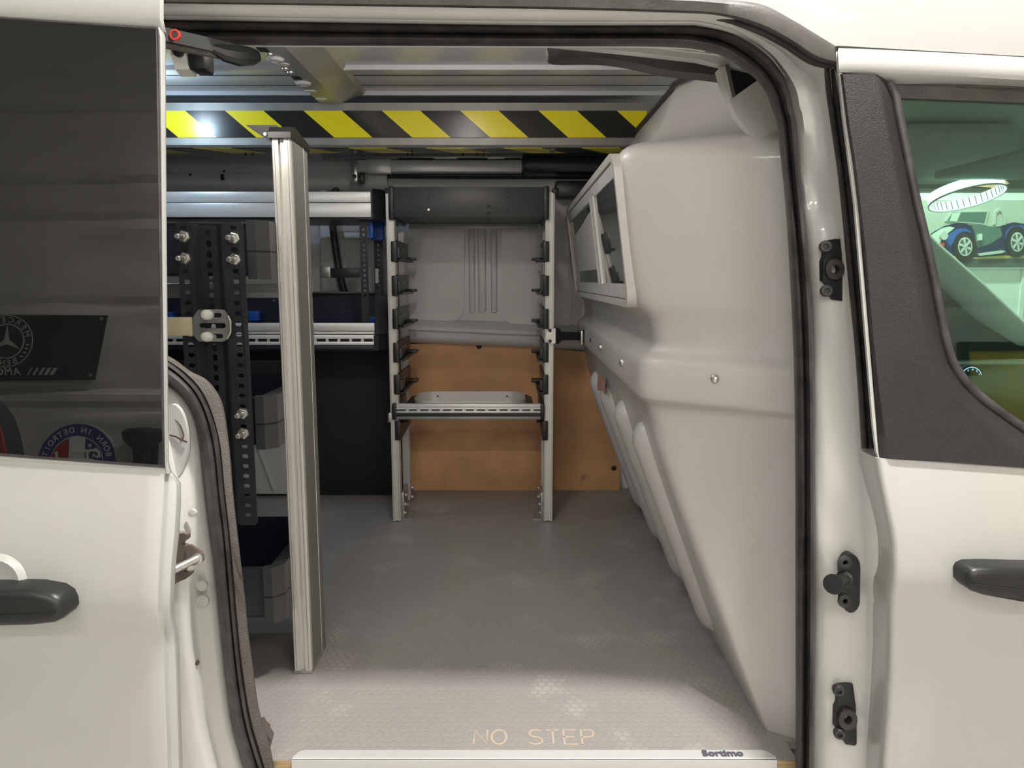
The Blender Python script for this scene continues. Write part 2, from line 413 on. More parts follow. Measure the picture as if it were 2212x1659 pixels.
# garage fixtures: key lamp over the doorway, the long tubes added as fill light
lab = ['short white ceiling lamp above the open side doorway of the van', 'added fill tube lamp hung on rods behind the photographer facing the sliding door',
       'added fill tube lamp hung on rods behind the photographer facing the front passenger door', 'added tube lamp on the ceiling behind the van cab, brightening the far wall']
for (lx, ly, sx, sy, pw, lz), lb in zip(LAMPS, lab):
    t = thing('key_or_fill_lamp', (lx, ly, lz+.008), lb, 'lamp', 'garage ceiling lamps')
    part('housing', MB().box(lx-sx/2-.03, lx+sx/2+.03, ly-.09, ly+.09, lz+.068, lz+.118, .006), 'white_plastic', t)
    if lz < CEIL-.2:
        for s in (-1, 1): part('hanging_rod', MB().cyl((lx+s*sx*.4, ly, lz+.118), (lx+s*sx*.4, ly, CEIL), .006, n=8), 'zinc', t)
    for s in (-1, 1):
        part('tube', MB().cyl((lx-sx/2, ly+s*.045, lz+.038), (lx+sx/2, ly+s*.045, lz+.038), .018), 'lamp_white', t)
        part('end_holder', MB().box(lx+s*(sx/2+.012)-.012, lx+s*(sx/2+.012)+.012, ly-.075, ly+.075, lz+.013, lz+.068, .004), 'white_plastic', t)

# ================================================================ the van body
van = thing('van_body', (0, .7, GROUND), 'white panel van body with an open side doorway and black rubber doorway seal', 'van')
# doorway frame: paths run along the header from the rear, round the corner and down the B-pillar
I0 = [(180, 97), (1100, 100), (1409, 101), (1512, 108), (1564, 123), (1598, 145), (1634, 173), (1656, 204), (1669, 240), (1677, 264), (1682, 307), (1694, 415), (1702, 524), (1713, 744), (1717, 946), (1718, 1300), (1719, 1720)]
O0 = [(180, 36), (1100, 50), (1450, 50), (1512, 52), (1581, 69), (1650, 113), (1684, 155), (1705, 199), (1713, 240), (1719, 264), (1730, 388), (1743, 524), (1754, 642), (1759, 777), (1761, 1000), (1761, 1339), (1756, 1720)]
J0 = [(180, 4), (1100, 18), (1450, 28), (1560, 35), (1640, 60), (1700, 90), (1750, 124), (1790, 146), (1808, 190), (1820, 240), (1842, 388), (1860, 524), (1875, 642), (1890, 777), (1915, 1000), (1945, 1339), (1930, 1720)]
def path2(pts, n=6): return catmull([(p[0], p[1], 0) for p in pts], n)
Ic, Oc, Jc = path2(I0), path2(O0), path2(J0)
def between(A, B, t, off):
    out = []
    for a, b in zip(A, B):
        c = a.lerp(b, t); o = off(c.x, c.y) if callable(off) else off
        out.append(S(c.x, c.y, o))
    return out
# seal: hollow rubber section bulging outwards
lines = []
for t, o in ((0, .125), (0, .100), (.04, .086), (.18, .074), (.34, .068), (.46, .074), (.52, .080), (.60, .070), (.76, .060), (.90, .064), (.98, .078), (1, .098), (.95, .11)):
    lines.append(between(Ic, Oc, t, o))
part('doorway_seal', MB().loft(lines), 'rubber', van, 'black hollow rubber seal round the doorway', angle=60)
# inner lip of the sheet metal behind the seal
def shift(A, dx, dy): return [Vector((a.x+dx, a.y+dy, 0)) for a in A]
lip = [between(Ic, Ic, 0, .118), between(shift(Ic, 0, 3), Ic, 0, .120), between(shift(Ic, 0, 3.2), Ic, 0, .17)]
part('flange_lip', MB().loft([[p for p in l[:20]] for l in lip]), 'jamb_paint', van, angle=60)
# painted jamb between the seal and the doors
def bumps(px, py):
    d = 0
    for c, wd, a in ((420, 60, .014), (1150, 70, .012), (1380, 45, .010), (820, 120, .006)):
        if px > 1650: d += a*math.exp(-((py-c)/wd)**2)
    return d
def hdr(side, top, bump=0):
    def f(a, b):
        w_ = min(max((1720-a)/220, 0), 1) if b < 160 else 0; w_ = w_*w_*(3-2*w_)
        return (side+bump*bumps(a, b))*(1-w_)+top*w_
    return f
lines = [between(Oc, Jc, t, hdr(a, b, c)) for t, a, b, c in ((0, .10, .09, 0), (.06, .094, .052, 0), (.16, .082, .034, 1), (.34, .078, .026, 1), (.52, .074, .022, 0), (.62, .066, .020, 0), (.72, .050, .018, 0), (.86, .042, .016, 0), (1, .036, .014, 0), (1.08, .03, .012, 0))]
part('door_jamb', MB().thick(lines, (0, .012, 0)), 'jamb_paint', van, 'glossy white painted door jamb', angle=60)
# drip gasket over the door opening
lo = [(180, 6), (1100, 20), (1450, 29), (1560, 36), (1640, 61), (1700, 91), (1760, 130), (1806, 142)]
hi = [(180, -18), (1100, -14), (1420, -8), (1540, -2), (1640, 8), (1710, 42), (1760, 72), (1803, 98)]
lc, hc = path2(lo), path2(hi)
part('drip_gasket', MB().thick([between(lc, hc, 0, .030), between(lc, hc, .06, .008), between(lc, hc, .2, .003), between(lc, hc, .8, .000), between(lc, hc, 1, .006)], (0, .02, 0)), 'rubber_worn', van, 'worn dark grey rubber drip gasket', angle=50)
# roof side above the doors
rows = []
base = path2([(180, -20), (1100, -16), (1420, -10), (1540, -4), (1640, 6), (1716, 40), (1800, 92), (1830, 96), (2000, 106), (2212, 118), (2420, 130)], 5)
edge = [S(p.x, p.y, .0) for p in base]
for k in range(14):
    f = k/13; row = []
    for q in edge:
        z = q.z+(1.458-q.z)*(1-(1-f)**1.6) if k else q.z
        row.append(Vector((q.x, SKIN(z) + (0 if k > 1 else .006*(1-k)), z)))
    rows.append(row)
part('roof_side', MB().thick([[p+Vector((0, .03, 0)) for p in rows[0]]]+rows, (0, .008, -.004)), 'white_paint', van, 'white roof side above the doors', angle=50)
part('roof_skin', MB().box(-2.4, 2.3, .3, 1.6, 1.45, 1.465), 'white_paint', van)
part('roof_side_rear', MB().thick([[Vector((x, SKIN(z)+.002, z)) for x in (-2.4, -1.4, -.57)] for z in (1.17, 1.2, 1.25, 1.3, 1.34, 1.38, 1.42, 1.458)], (0, .008, -.004)), 'white_paint', van)
part('header_rail', MB().box(-2.4, .62, .045, .10, 1.115, 1.30, .01), 'jamb_paint', van)
# ---- rear pillar of the doorway (behind the slid-back door)
so = [(330, 812), (350, 821), (363, 829), (387, 848), (410, 880), (424, 920), (433, 977), (441, 1055), (450, 1130), (461, 1209), (469, 1289), (477, 1370), (487, 1465), (499, 1554), (513, 1612), (530, 1670), (545, 1720)]
sm = [(330, 760), (352, 774), (375, 788), (399, 808), (425, 835), (446, 871), (462, 911), (473, 958), (482, 1055), (491, 1130), (499, 1219), (507, 1319), (517, 1420), (528, 1500), (539, 1560), (553, 1610), (575, 1680)]
tr = [(330, 752), (375, 775), (412, 802), (446, 820), (473, 854), (486, 896), (498, 987), (503, 1055), (511, 1130), (521, 1219), (530, 1300), (537, 1370), (545, 1430), (556, 1511), (566, 1556), (582, 1605), (596, 1680)]
soc, smc, trc = path2(so, 4), path2(sm, 4), path2(tr, 4)
lines = [between(soc, smc, t, o) for t, o in ((0, .10), (.03, .078), (.2, .064), (.45, .058), (.62, .064), (.7, .072), (.78, .066), (.92, .072), (1, .098))]
part('rear_doorway_seal', MB().loft(lines), 'rubber', van, 'black rubber seal on the rear edge of the doorway', angle=60)
lines = [between(smc, trc, t, o) for t, o in ((-.3, .10), (0, .096), (.15, .092), (.9, .10), (1, .108), (1.0, .16))]
part('rear_pillar_trim', MB().loft(lines), 'brown_trim', van, 'brown grained plastic pillar trim', angle=50)
kick = [(497, 1560), (553, 1560), (566, 1556), (588, 1592), (575, 1640), (580, 1720), (520, 1720)]
part('kick_trim', MB().prism([(P(a, b, y=-.012).x, P(a, b, y=-.012).z) for a, b in kick[1:]], -.020, -.002), 'brown_trim', van)
# painted rear pillar
pl = [(260, 700+64*k) for k in range(17)]
plc = [Vector((p.x-190, p.y, 0)) for p in soc]
lines = [between(plc, soc, t, o) for t, o in ((0, .05), (.40, .05), (.55, .052), (.66, .060), (.70, .072), (.78, .08), (.90, .082), (.97, .088), (1.02, .10))]
part('rear_pillar', MB().thick(lines, (0, .012, 0)), 'jamb_paint', van, 'white painted rear door pillar', angle=60)
def spot(px, py, off, r, name, m, d=.004):
    c = S(px, py, off); part(name, MB().lathe(c, (0, -1, .05), [(-.004, r), (d*.5, r*.95), (d, r*.6), (d*1.05, 0)], 14), m, van)
for (a, b, r) in ((415, 1109, .006), (436, 1266, .008), (438, 1298, .009)): spot(a, b, .068, r, 'dimple', 'jamb_paint', .0007)
spot(425, 1433, .066, .0028, 'rust_spot', 'rust', .002)
# crack in the sealant of the pillar
cr = [(366, 940), (380, 943), (392, 950), (404, 955)]
part('sealant_crack', MB().tube([S(a, b, .060) for a, b in cr], .0012, 5), 'rust', van)
cr = [(378, 905), (390, 920), (397, 940), (394, 950)]
part('sealant_crack', MB().tube([S(a, b, .060) for a, b in cr], .0010, 5), 'rust', van)
pc = S(378, 950, .064)
part('pillar_patch', MB().prism([(P(372+34*math.cos(t*.2618), 955+82*math.sin(t*.2618), y=pc.y).x, P(372+34*math.cos(t*.2618), 955+82*math.sin(t*.2618), y=pc.y).z) for t in range(24)], pc.y-.0012, pc.y+.01), 'inner_paint', van)
# door latch plate on the rear pillar
b0 = S(395, 1210, .050)
def lat(pts, y0, y1): return MB().prism([(P(a, b, y=y0).x, P(a, b, y=y0).z) for a, b in pts], y0, y1)
yl = b0.y
lt = part('latch_plate', lat([(360, 1152), (398, 1152), (405, 1156), (405, 1166), (396, 1170), (393, 1178), (401, 1180), (401, 1228), (398, 1236), (413, 1236), (412, 1243), (402, 1250), (376, 1262), (360, 1262)], yl-.008, yl+.002), 'brown_metal', van, 'tan metal door latch plate')
part('latch_arm', lat([(402, 1178), (412, 1178), (433, 1192), (439, 1202), (439, 1212), (433, 1218), (404, 1224)], yl-.014, yl-.009), 'brown_metal', lt)
part('latch_pin', MB().cyl(P(426, 1206, y=yl-.02), P(370, 1234, y=yl-.05), .0055, n=12), 'zinc', lt)
part('latch_rivet', MB().lathe(P(427, 1206, y=yl-.013), (0, -1, 0), [(0, .008), (.004, .008), (.006, .004), (.0065, 0)]), 'zinc', lt)
# B-pillar striker brackets
def striker(cx, cy, py0, py1, label):
    c = S(cx, cy, .078); y = c.y; g = lambda a, b: (P(a, b, y=y).x, P(a, b, y=y).z)
    w_ = 20
    pts = [(cx-16, py0+4), (cx+2, py0), (cx+14, py0), (cx+17, py0+24), (cx+20, cy-26), (cx+22, cy+30), (cx+22, py1-4), (cx+18, py1), (cx-2, py1-3), (cx-12, py1-26), (cx-14, cy+32), (cx-22, cy+24), (cx-22, cy-18), (cx-18, cy-28)]
    hole = [g(cx+p[0], cy+p[1]) for p in [(9*math.cos(t*.5236), 10*math.sin(t*.5236)) for t in range(12)]]
    p_ = part('striker_plate', MB().prism([g(a, b) for a, b in pts], y-.010, y+.004, holes=[hole]), 'black_plastic', van, label)
    part('socket', MB().prism([g(cx+a, cy+b) for a, b in [(21*math.cos(t*.3927)*(1 if abs(math.cos(t*.3927)) < .8 else .95), 22*math.sin(t*.3927)) for t in range(16)]], y-.016, y-.008, holes=[hole]), 'rubber', p_)
    for (a, b) in ((cx-12, py0+16), (cx-10, py1-22)):
        q = P(a, b, y=y-.008)
        part('bolt', MB().lathe(q, (-.25, -1, 0), [(0, .0085), (.008, .0085), (.010, .007), (.010, .0042), (.006, .004), (.006, 0)], 12), 'dark_plastic', p_)
striker(1794, 582, 517, 650, 'upper black door guide socket on the pillar')
striker(1822, 1542, 1471, 1602, 'lower black door guide socket on the pillar')
c = S(1832, 1255, .072); y = c.y
pl_ = part('striker_plate', MB().prism([(P(1832+a, 1255+b, y=y).x, P(1832+a, 1255+b, y=y).z) for a, b in [(20*math.cos(t*.2618)*(1), 30*math.sin(t*.2618)+(33 if math.sin(t*.2618) > 0 else -33)) for t in range(24)]], y-.009, y+.004), 'black_plastic', van, 'oval black striker plate with a projecting pin')
q0 = P(1826, 1250, y=y-.008); q1 = P(1800, 1262, y=y-.05)
part('pin', MB().lathe(q0, q1-q0, [(0, .012), (.005, .012), (.007, .0085), ((q1-q0).length-.008, .0085), ((q1-q0).length-.005, .013), ((q1-q0).length, .014), ((q1-q0).length+.001, 0)], 16), 'black_plastic', pl_)
for b in (1214, 1297):
    part('bolt', MB().lathe(P(1824, b, y=y-.008), (0, -1, 0), [(0, .010), (.003, .010), (.004, .008), (.004, .004), (.001, .003), (.001, 0)], 14), 'dark_plastic', pl_)
# sill under the load floor and body below
part('sill', MB().box(-.60, .60, -.06, .02, -.12, -.052, .01), 'black_matte', van)
part('body_floor', MB().box(-2.4, .5, .02, 1.55, -.08, -.04), 'inner_paint', van)
part('rocker', MB().box(-2.4, 2.3, -.10, -.03, -.40, -.12, .02), 'white_paint', van)
part('notch_well', MB().box(-.60, -.36, .0, .09, -.06, -.03), 'brown_trim', van)

# ---- inside of the cargo bay
part('far_side_shell', MB().box(-2.4, .62, 1.545, 1.575, -.4, 1.45), 'inner_paint', van)
part('far_side_outer_door', MB().box(.62, 2.3, 1.50, 1.56, -.4, .60, .01), 'white_paint', van)
part('rear_closing_panel', MB().box(-2.42, -2.40, -.1, 1.575, -.4, 1.45), 'inner_paint', van)
part('near_side_shell', MB().box(-2.4, -.70, -.02, .03, -.4, 1.2), 'inner_paint', van)
# roof sheet with pressed ribs
RZ = 1.285
rib_y = [.85, 1.107]
prof = [(.06, RZ)]
for yb in rib_y: prof += [(yb-.014, RZ), (yb-.008, RZ-.010), (yb+.006, RZ-.010), (yb+.010, RZ)]
prof += [(1.40, RZ), (1.50, 1.24), (1.545, 1.16)]
lines = [[Vector((x, a, b)) for a, b in prof] for x in (-2.4, -1.6, -.8, 0, .45, .8)]
roof = part('roof_lining', MB().thick(lines, (0, 0, .004)), 'roof_paint', van, 'grey roof sheet with pressed ribs', angle=20)
for yb, xx in ((.93, -.95), (1.03, -.2), (1.14, .15)):
    part('seam', MB().box(-2.3, .45, yb-.0008, yb+.0008, RZ-.0015, RZ+.001), 'black_matte', roof)
# roof bow: hat-section cross member with pressed holes
xa = -.475; zb = 1.25
bow_p = [(xa-.077, RZ), (xa-.074, zb+.006), (xa-.068, zb), (xa-.012, zb), (xa-.004, zb+.006), (xa+.030, zb+.018), (xa+.052, zb+.024), (xa+.062, RZ)]
lines = [[Vector((a, yy, b)) for a, b in bow_p] for yy in (.08, .5, .9, 1.096)]
bow = part('roof_bow', MB().thick(lines, (0, 0, .003)), 'bow_steel', van, 'pressed steel roof cross member', angle=25)
for (px, py, kind) in ((568, 107, 'sq'), (583, 117, 'dot'), (595, 127, 'big'), (611, 139, 'slot'), (617, 148, 'dot'), (628, 156, 'dot'), (641, 168, 'sq'), (655, 179, 'big'), (671, 197, 'slot'), (694, 214, 'slot')):
    q = P(px, py, z=zb); xc, yy = q.x, q.y
    if kind == 'sq': part('square_hole', MB().box(xc-.010, xc+.010, yy-.014, yy+.014, zb-.0015, zb+.001), 'black_matte', bow)
    elif kind == 'dot': part('rivet', MB().lathe((xc, yy, zb), (0, 0, -1), [(-.001, .009), (.003, .008), (.0035, .003), (.001, .0025), (.001, 0)], 14), 'zinc', bow)
    elif kind == 'big': part('dimple', MB().lathe((xc, yy, zb), (0, 0, -1), [(-.001, .021), (.006, .016), (.007, .010), (.002, .009), (.002, 0)], 18), 'inner_paint', bow)
    else: part('slot_hole', MB().prism(rrect(xc-.015, xc+.015, yy-.011, yy+.011, .010), zb-.0015, zb+.001, 'z'), 'white_plastic', bow)
for (px, py) in ((653, 130), (660, 140), (669, 150), (706, 187), (719, 204), (731, 219)):
    q = P(px, py, z=zb+.010); part('pin_hole', MB().box(q.x-.003, q.x+.003, q.y-.012, q.y+.012, zb+.006, zb+.0135), 'black_matte', bow)
# foam strip and painted wedge over the front of the doorway
yq = .135
def pl2(pts, y): return [(P(a, b, y=y).x, P(a, b, y=y).z) for a, b in pts]
st = catmull([(p[0], p[1], 0) for p in [(1180, 106), (1181, 122), (1196, 136), (1290, 137), (1350, 144), (1440, 163), (1530, 172), (1640, 190)]], 4)
top_ = [(1660, 175), (1640, 150), (1500, 135), (1350, 118), (1220, 106)]
part('foam_strip', MB().prism(pl2([(p.x, p.y) for p in st]+top_, yq+.05), yq+.02, yq+.06), 'rubber_worn', van, 'charcoal foam strip along the doorway header')
part('header_wedge', MB().prism(pl2([(1160, 90), (1180, 101), (1350, 117), (1500, 134), (1650, 168), (1760, 180), (1760, 60), (1160, 60)], yq), yq-.015, yq+.005), 'jamb_paint', van)
part('header_fold', MB().tube([P(a, b, y=yq-.016) for a, b in ((1395, 99), (1500, 112), (1580, 121), (1660, 136))], .0022, 6), 'jamb_paint', van)

# ---- far side of the bay: pressed panels, the far door's seal and rail
FY = 1.50
def far(px, py, y=FY): q = P(px, py, y=y); return (q.x, q.z)
def fbox(px0, px1, py0, py1, y0, y1, bev=.004):
    a = P(px0, py0, y=y0); b = P(px1, py1, y=y0); return MB().box(a.x, b.x, y0, y1, b.z, a.z, bev)
lines = []
for (pyv, yv) in ((325, 1.40), (340, 1.44), (352, 1.452), (358, 1.462), (372, 1.458), (395, 1.456), (408, 1.470), (414, 1.49), (418, 1.53)):
    z = P(600, pyv, y=yv).z; lines.append([Vector((x, yv, z)) for x in (-2.3, -1.5, -.9, -.5, -.42)])
cant = part('cantrail', MB().thick(lines, (0, .008, 0)), 'inner_paint', van, 'rounded pressed rail along the far roof edge', angle=50)
for (a0, a1) in ((352, 382), (505, 542)): part('pressing', fbox(a0, a1, 362, 374, 1.449, 1.462, .01), 'inner_paint', cant)
for (a, b) in ((411, 377), (484, 370)): part('drain_hole', MB().cyl(P(a, b, y=1.449), P(a, b, y=1.47), .0042, n=12), 'black_matte', cant)
part('slot_hole', fbox(476, 483, 376, 389, 1.449, 1.47, 0), 'black_matte', cant)
lines = []
for (pyv, yv) in ((320, 1.42), (335, 1.465), (345, 1.482), (380, 1.49), (388, 1.482), (396, 1.49), (404, 1.496), (500, 1.50)):
    z = P(900, pyv, y=yv).z; lines.append([Vector((x, yv, z)) for x in (-.60, -.4, -.1, .2, .5)])
part('far_header', MB().thick(lines, (0, .008, 0)), 'inner_paint', van, angle=40)
part('far_upper_panel', fbox(690, 1420, 478, 745, 1.505, 1.53, .004), 'inner_paint', van)
up = part('far_pressing', MB().prism([far(a, b) for a, b in [(1003, 490), (1003, 660), (998, 680), (985, 692), (870, 694), (870, 488)]], FY-.004, FY+.008), 'inner_paint', van)
part('far_pressing', MB().prism([far(a, b) for a, b in [(1083, 490), (1084, 662), (1090, 684), (1100, 700), (1230, 704), (1245, 488)]], FY-.004, FY+.008), 'inner_paint', van)
for (a0, a1) in ((1012, 1026), (1032, 1050), (1060, 1074)):
    part('channel_ridge', fbox(a0, a1, 490, 676, FY-.006, FY+.012, .006), 'inner_paint', van)
# curved ledge between panel and hardboard
lines = []
for (pyv, yv) in ((694, 1.50), (699, 1.492), (706, 1.470), (712, 1.462), (719, 1.464), (722, 1.478), (727, 1.480), (733, 1.470), (740, 1.474), (747, 1.50)):
    row = []
    for px in (690, 860, 1050, 1260, 1420):
        sl = (px-860)*.068
        row.append(P(px, pyv-8+sl*.62, y=yv))
    lines.append(row)
part('belt_ledge', MB().thick(lines, (0, .01, 0)), 'inner_paint', van, 'white pressed belt ledge', angle=50)
# far door's black seal loop
sp = catmull([P(a, b, y=1.478) for a, b in ((1330, 379), (1200, 379), (1000, 379), (800, 377), (762, 381), (735, 396), (720, 425), (718, 470), (724, 530), (736, 600), (752, 660), (770, 740))], 5)
part('far_doorway_seal', MB().tube(sp, .0125, 10), 'rubber', van, 'black rubber seal of the far door', angle=70)
sp = catmull([P(a, b, y=1.49) for a, b in ((760, 344), (722, 352), (704, 374), (698, 412), (700, 470))], 5)
part('corner_pressing', MB().tube(sp, .012, 8), 'inner_paint', van, angle=70)
rail = part('door_rail', fbox(765, 1128, 345, 372, 1.40, 1.44, .003), 'alu_bar', van, 'silver upper rail of the far door')
part('rail_joint', fbox(790, 845, 343, 374, 1.397, 1.43, .002), 'alu_bar', rail)
part('rail_bracket', fbox(758, 773, 343, 395, 1.385, 1.40, .006), 'zinc', rail)
part('rail_bolt', MB().lathe(P(766, 381, y=1.385), (0, -1, 0), [(0, .007), (.003, .007), (.003, .004), (.001, .003), (.001, 0)], 12), 'dark_plastic', rail)
part('rail_top', fbox(700, 1130, 331, 344, 1.41, 1.47, .004), 'zinc_plate', rail)
for (a, b) in ((858, 940), (985, 1055), (1087, 1125)): part('rail_slot', MB().prism([far(*p, y=1.409) for p in ((a, 342), (a+8, 346), (b-8, 346), (b, 342), (b-8, 341), (a+8, 341))], 1.408, 1.412), 'black_matte', rail)
part('cable_sleeve', fbox(775, 785, 373, 396, 1.39, 1.42, .004), 'rubber', rail)
part('rail_cover', fbox(1128, 1420, 331, 374, 1.37, 1.47, .02), 'black_plastic', van, 'black cover box at the end of the far door rail')
part('latch_box', fbox(1200, 1300, 390, 427, 1.40, 1.47, .008), 'black_plastic', van, 'black latch box of the far door')
# wheel arch and rear lining on the far side
part('wheel_arch', MB().prism([far(a, b, 1.43) for a, b in ((380, 1066), (380, 900), (470, 880), (560, 890), (640, 950), (690, 1066))], 1.425, 1.545), 'inner_paint', van, 'light grey steel wheel arch')
part('arch_ridge', MB().tube([P(a, b, y=1.424) for a, b in ((556, 960), (575, 1010), (593, 1060))], .008, 8), 'inner_paint', van)
part('far_shaded_panel', MB().box(-2.4, -.392, 1.44, 1.50, .0, .60, .006), 'black_matte', van, 'side panel under the far shelf, coloured black for the shade there')  # black colour stands in for the shade under the far shelf
# ---- the cab seen through the front door window
part('headliner', MB().thick([[Vector((x, yy, 1.16+.05*math.sin(math.pi*(yy+.02)/1.5)-.02*max(x-1.2, 0))) for yy in [i*.125 for i in range(13)]] for x in (.55, 1.0, 1.4, 1.8, 2.2)], (0, 0, .02)), 'headliner', van, 'grey cloth cab headliner', angle=60)
part('near_cant_trim', MB().box(.62, 2.3, -.03, .06, 1.09, 1.15, .015), 'headliner', van)
part('far_cant_trim', MB().box(.62, 2.3, 1.38, 1.48, 1.045, 1.17, .02), 'headliner', van)
part('sun_visor', MB().box(1.13, 1.36, .55, .95, 1.02, 1.045, .012), 'headliner', van)
part('grab_wedge', MB().prism([(1.55, 1.13), (2.2, 1.24), (2.2, 1.05)], .9, 1.3), 'dash', van)
part('a_pillar', MB().tube([P(a, b, y=1.42) for a, b in ((1930, 480), (2000, 552), (2100, 640), (2212, 745), (2300, 830))], .056, 12, up=(0, 1, 0), sx=1, sy=.6), 'cab_light', van, 'pale trim of the far windscreen pillar', angle=70)
part('far_door_trim', MB().prism([P(a, b, y=1.40).xz for a, b in ((1960, 610), (2030, 625), (2100, 690), (2190, 745), (2300, 760), (2300, 1000), (1960, 1000))], 1.38, 1.42), 'dash', van)
part('dashboard', MB().box(1.05, 2.2, .1, 1.35, .1, .50, .05, 4), 'dash', van, 'dark dashboard')
g = part('gauge_cluster', MB().box(1.10, 1.13, .95, 1.25, .50, .58, .01), 'dash', van)

# ================================================================ load floor
fl = thing('load_floor', (0, .75, 0), 'grey plywood van load floor with hexagon grip and bare ply edge', 'floor board')
FT = .014
f1 = P(632, 1623, z=0); n1 = P(588, 1560, z=0); n2 = P(573, 1636, z=0)
yf = -.018
out = [(-2.38, 1.53), (-2.38, .085), (n1.x-.012, .085), (n1.x-.004, .082), (n1.x+.001, .074), (n2.x-.004, -.006), (n2.x-.001, -.013), (n2.x+.008, yf), (.452, yf), (.452, .03), (.60, .03), (.60, 1.53)]
part('board', MB().prism(out, -FT, 0, 'z'), 'hex_floor', fl, 'grey hexagon grip board')
part('board_edge', MB().prism([(a, b) for a, b in out], -FT-.004, -.0012, 'z').add([], []), 'ply_edge', fl) if False else None
# bare ply edges showing at the notch and beside the metal strip
e = MB(); pts = out[1:9]
for i in range(len(pts)-1):
    a = Vector((*pts[i], 0)); b = Vector((*pts[i+1], 0)); d = (b-a).normalized(); n = Vector((d.y, -d.x, 0))*.0012
    e.add([a+n+Vector((0, 0, -.0008)), b+n+Vector((0, 0, -.0008)), b+n+Vector((0, 0, -FT)), a+n+Vector((0, 0, -FT)), a-n+Vector((0, 0, -.0008)), b-n+Vector((0, 0, -.0008)), b-n+Vector((0, 0, -FT)), a-n+Vector((0, 0, -FT))],
          [(0, 1, 2, 3), (7, 6, 5, 4), (0, 4, 5, 1), (3, 2, 6, 7), (0, 3, 7, 4), (1, 5, 6, 2)])
part('ply_edge', e, 'ply_edge', fl, 'bare plywood edge')
x0 = P(632, 1640, z=0).x; x1 = P(1676, 1640, z=0).x
stp = part('edge_strip', MB().prism([(x0+.014, .004), (x1-.016, .004), (x1-.008, .0), (x1, -.012), (x1, yf-.003), (x0, yf-.003), (x0, -.012), (x0+.006, .0)], 0, .0022, 'z').box(x0, x1, yf-.004, yf-.0015, -.014, .0022).box(x0, x1, yf+.001, yf+.0025, .002, .0030), 'alu_bar', fl, 'silver aluminium edge strip')
M4 = Matrix.Translation(Vector((P(1564, 1636, z=.0026).x, -.0125, .0035)))
vs, fs = textmesh('Sortimo', .020, M4, .0006, offset=.0006)
part('lettering', MB().add(vs, fs), 'ink', stp, 'dark Sortimo lettering')
# routed lettering: single-stroke letters
def ribbon(pts, wd, z0, z1):
    mb = MB(); pts = [Vector((p[0], p[1], 0)) for p in pts]
    L = []; R = []
    for i, p in enumerate(pts):
        d = (pts[min(i+1, len(pts)-1)]-pts[max(i-1, 0)]).normalized(); n = Vector((-d.y, d.x, 0))*wd/2; L.append(p+n); R.append(p-n)
    mb.loft([[p+Vector((0, 0, z0)) for p in L], [p+Vector((0, 0, z1)) for p in L], [p+Vector((0, 0, z1)) for p in R], [p+Vector((0, 0, z0)) for p in R]], wrap=True); return mb
def arc(cx, cy, rx, ry, a0, a1, n=12): return [(cx+rx*math.cos(math.radians(a0+(a1-a0)*k/n)), cy+ry*math.sin(math.radians(a0+(a1-a0)*k/n))) for k in range(n+1)]
GLY = {'N': [[(0, 0), (0, 1), (.75, 0), (.75, 1)]], 'O': [arc(.42, .5, .42, .5, 0, 360, 24)],
       'S': [arc(.4, .745, .36, .255, 20, 250, 14)+arc(.38, .25, .38, .25, 75, -160, 14)], 'T': [[(0, 1), (.75, 1)], [(.375, 1), (.375, 0)]],
       'E': [[(.7, 1), (0, 1), (0, 0), (.75, 0)], [(0, .5), (.6, .5)]], 'P': [[(0, 0), (0, 1), (.45, 1)]+arc(.45, .75, .27, .25, 90, -90, 8)+[(.45, .5), (0, .5)]]}
def routed(word, x, y, h, adv, flip, name):
    mb = MB(); cx = 0
    for ch in word:
        if ch == ' ': cx += adv*1.12; continue
        for s in GLY[ch]:
            pts = [((cx+p[0]*h*.74), p[1]*h) for p in s]
            pts = [(x+a, y+b) for a, b in pts] if not flip else [(x-a, y-b) for a, b in pts]
            r = ribbon(pts, .0032, .0, .0006); mb.add(r.v, r.f)
        cx += adv
    part(name, mb, 'engraved', fl, 'routed NO STEP lettering showing bare wood')
a = P(1023, 1608, z=0); b = P(1023, 1577, z=0); e_ = P(1254, 1608, z=0)
routed('NO STEP', a.x, a.y, b.y-a.y, (e_.x-a.x)/6.0, False, 'routed_lettering')
a = P(1195, 1062, z=0)
routed('NO STEP', a.x, 1.512, .038, (e_.x-P(1023, 1608, z=0).x)/6.0, True, 'routed_lettering')
# the far doorway's strip
st2 = part('edge_strip', MB().box(-.36, .36, 1.518, 1.535, 0, .0022), 'alu_bar', fl)
vs, fs = textmesh('Sortimo', .023, Matrix.Translation((-.27, 1.532, .0026)) @ Matrix.Rotation(math.pi, 4, 'Z'), .0003, offset=.0006)
part('lettering', MB().add(vs, fs), 'ink', st2)

# ================================================================ hardboard lining
hy = 1.505
hb = thing('hardboard_panel', (P(1100, 1055, y=hy).x, hy, 0), 'scuffed brown hardboard lining panel behind the open rack', 'wall panel')
part('board', MB().prism([far(a, b, hy) for a, b in ((893, 1062), (880, 1040), (870, 1015), (866, 980), (866, 731), (1180, 752), (1345, 768), (1338, 1062))], hy, hy+.008), 'hardboard', hb)
for (a, b) in ((1035, 748), (874, 976), (1326, 1011)):
    part('stud', MB().lathe(P(a, b, y=hy), (0, -1, 0), [(0, .0095), (.002, .0095), (.0045, .006), (.005, 0)], 16), 'black_matte', hb)

# ================================================================ bulkhead between cargo bay and cab
bh = thing('bulkhead', (.42, .75, 0), 'moulded grey plastic bulkhead with a window and a belt rail beside the doorway', 'bulkhead')
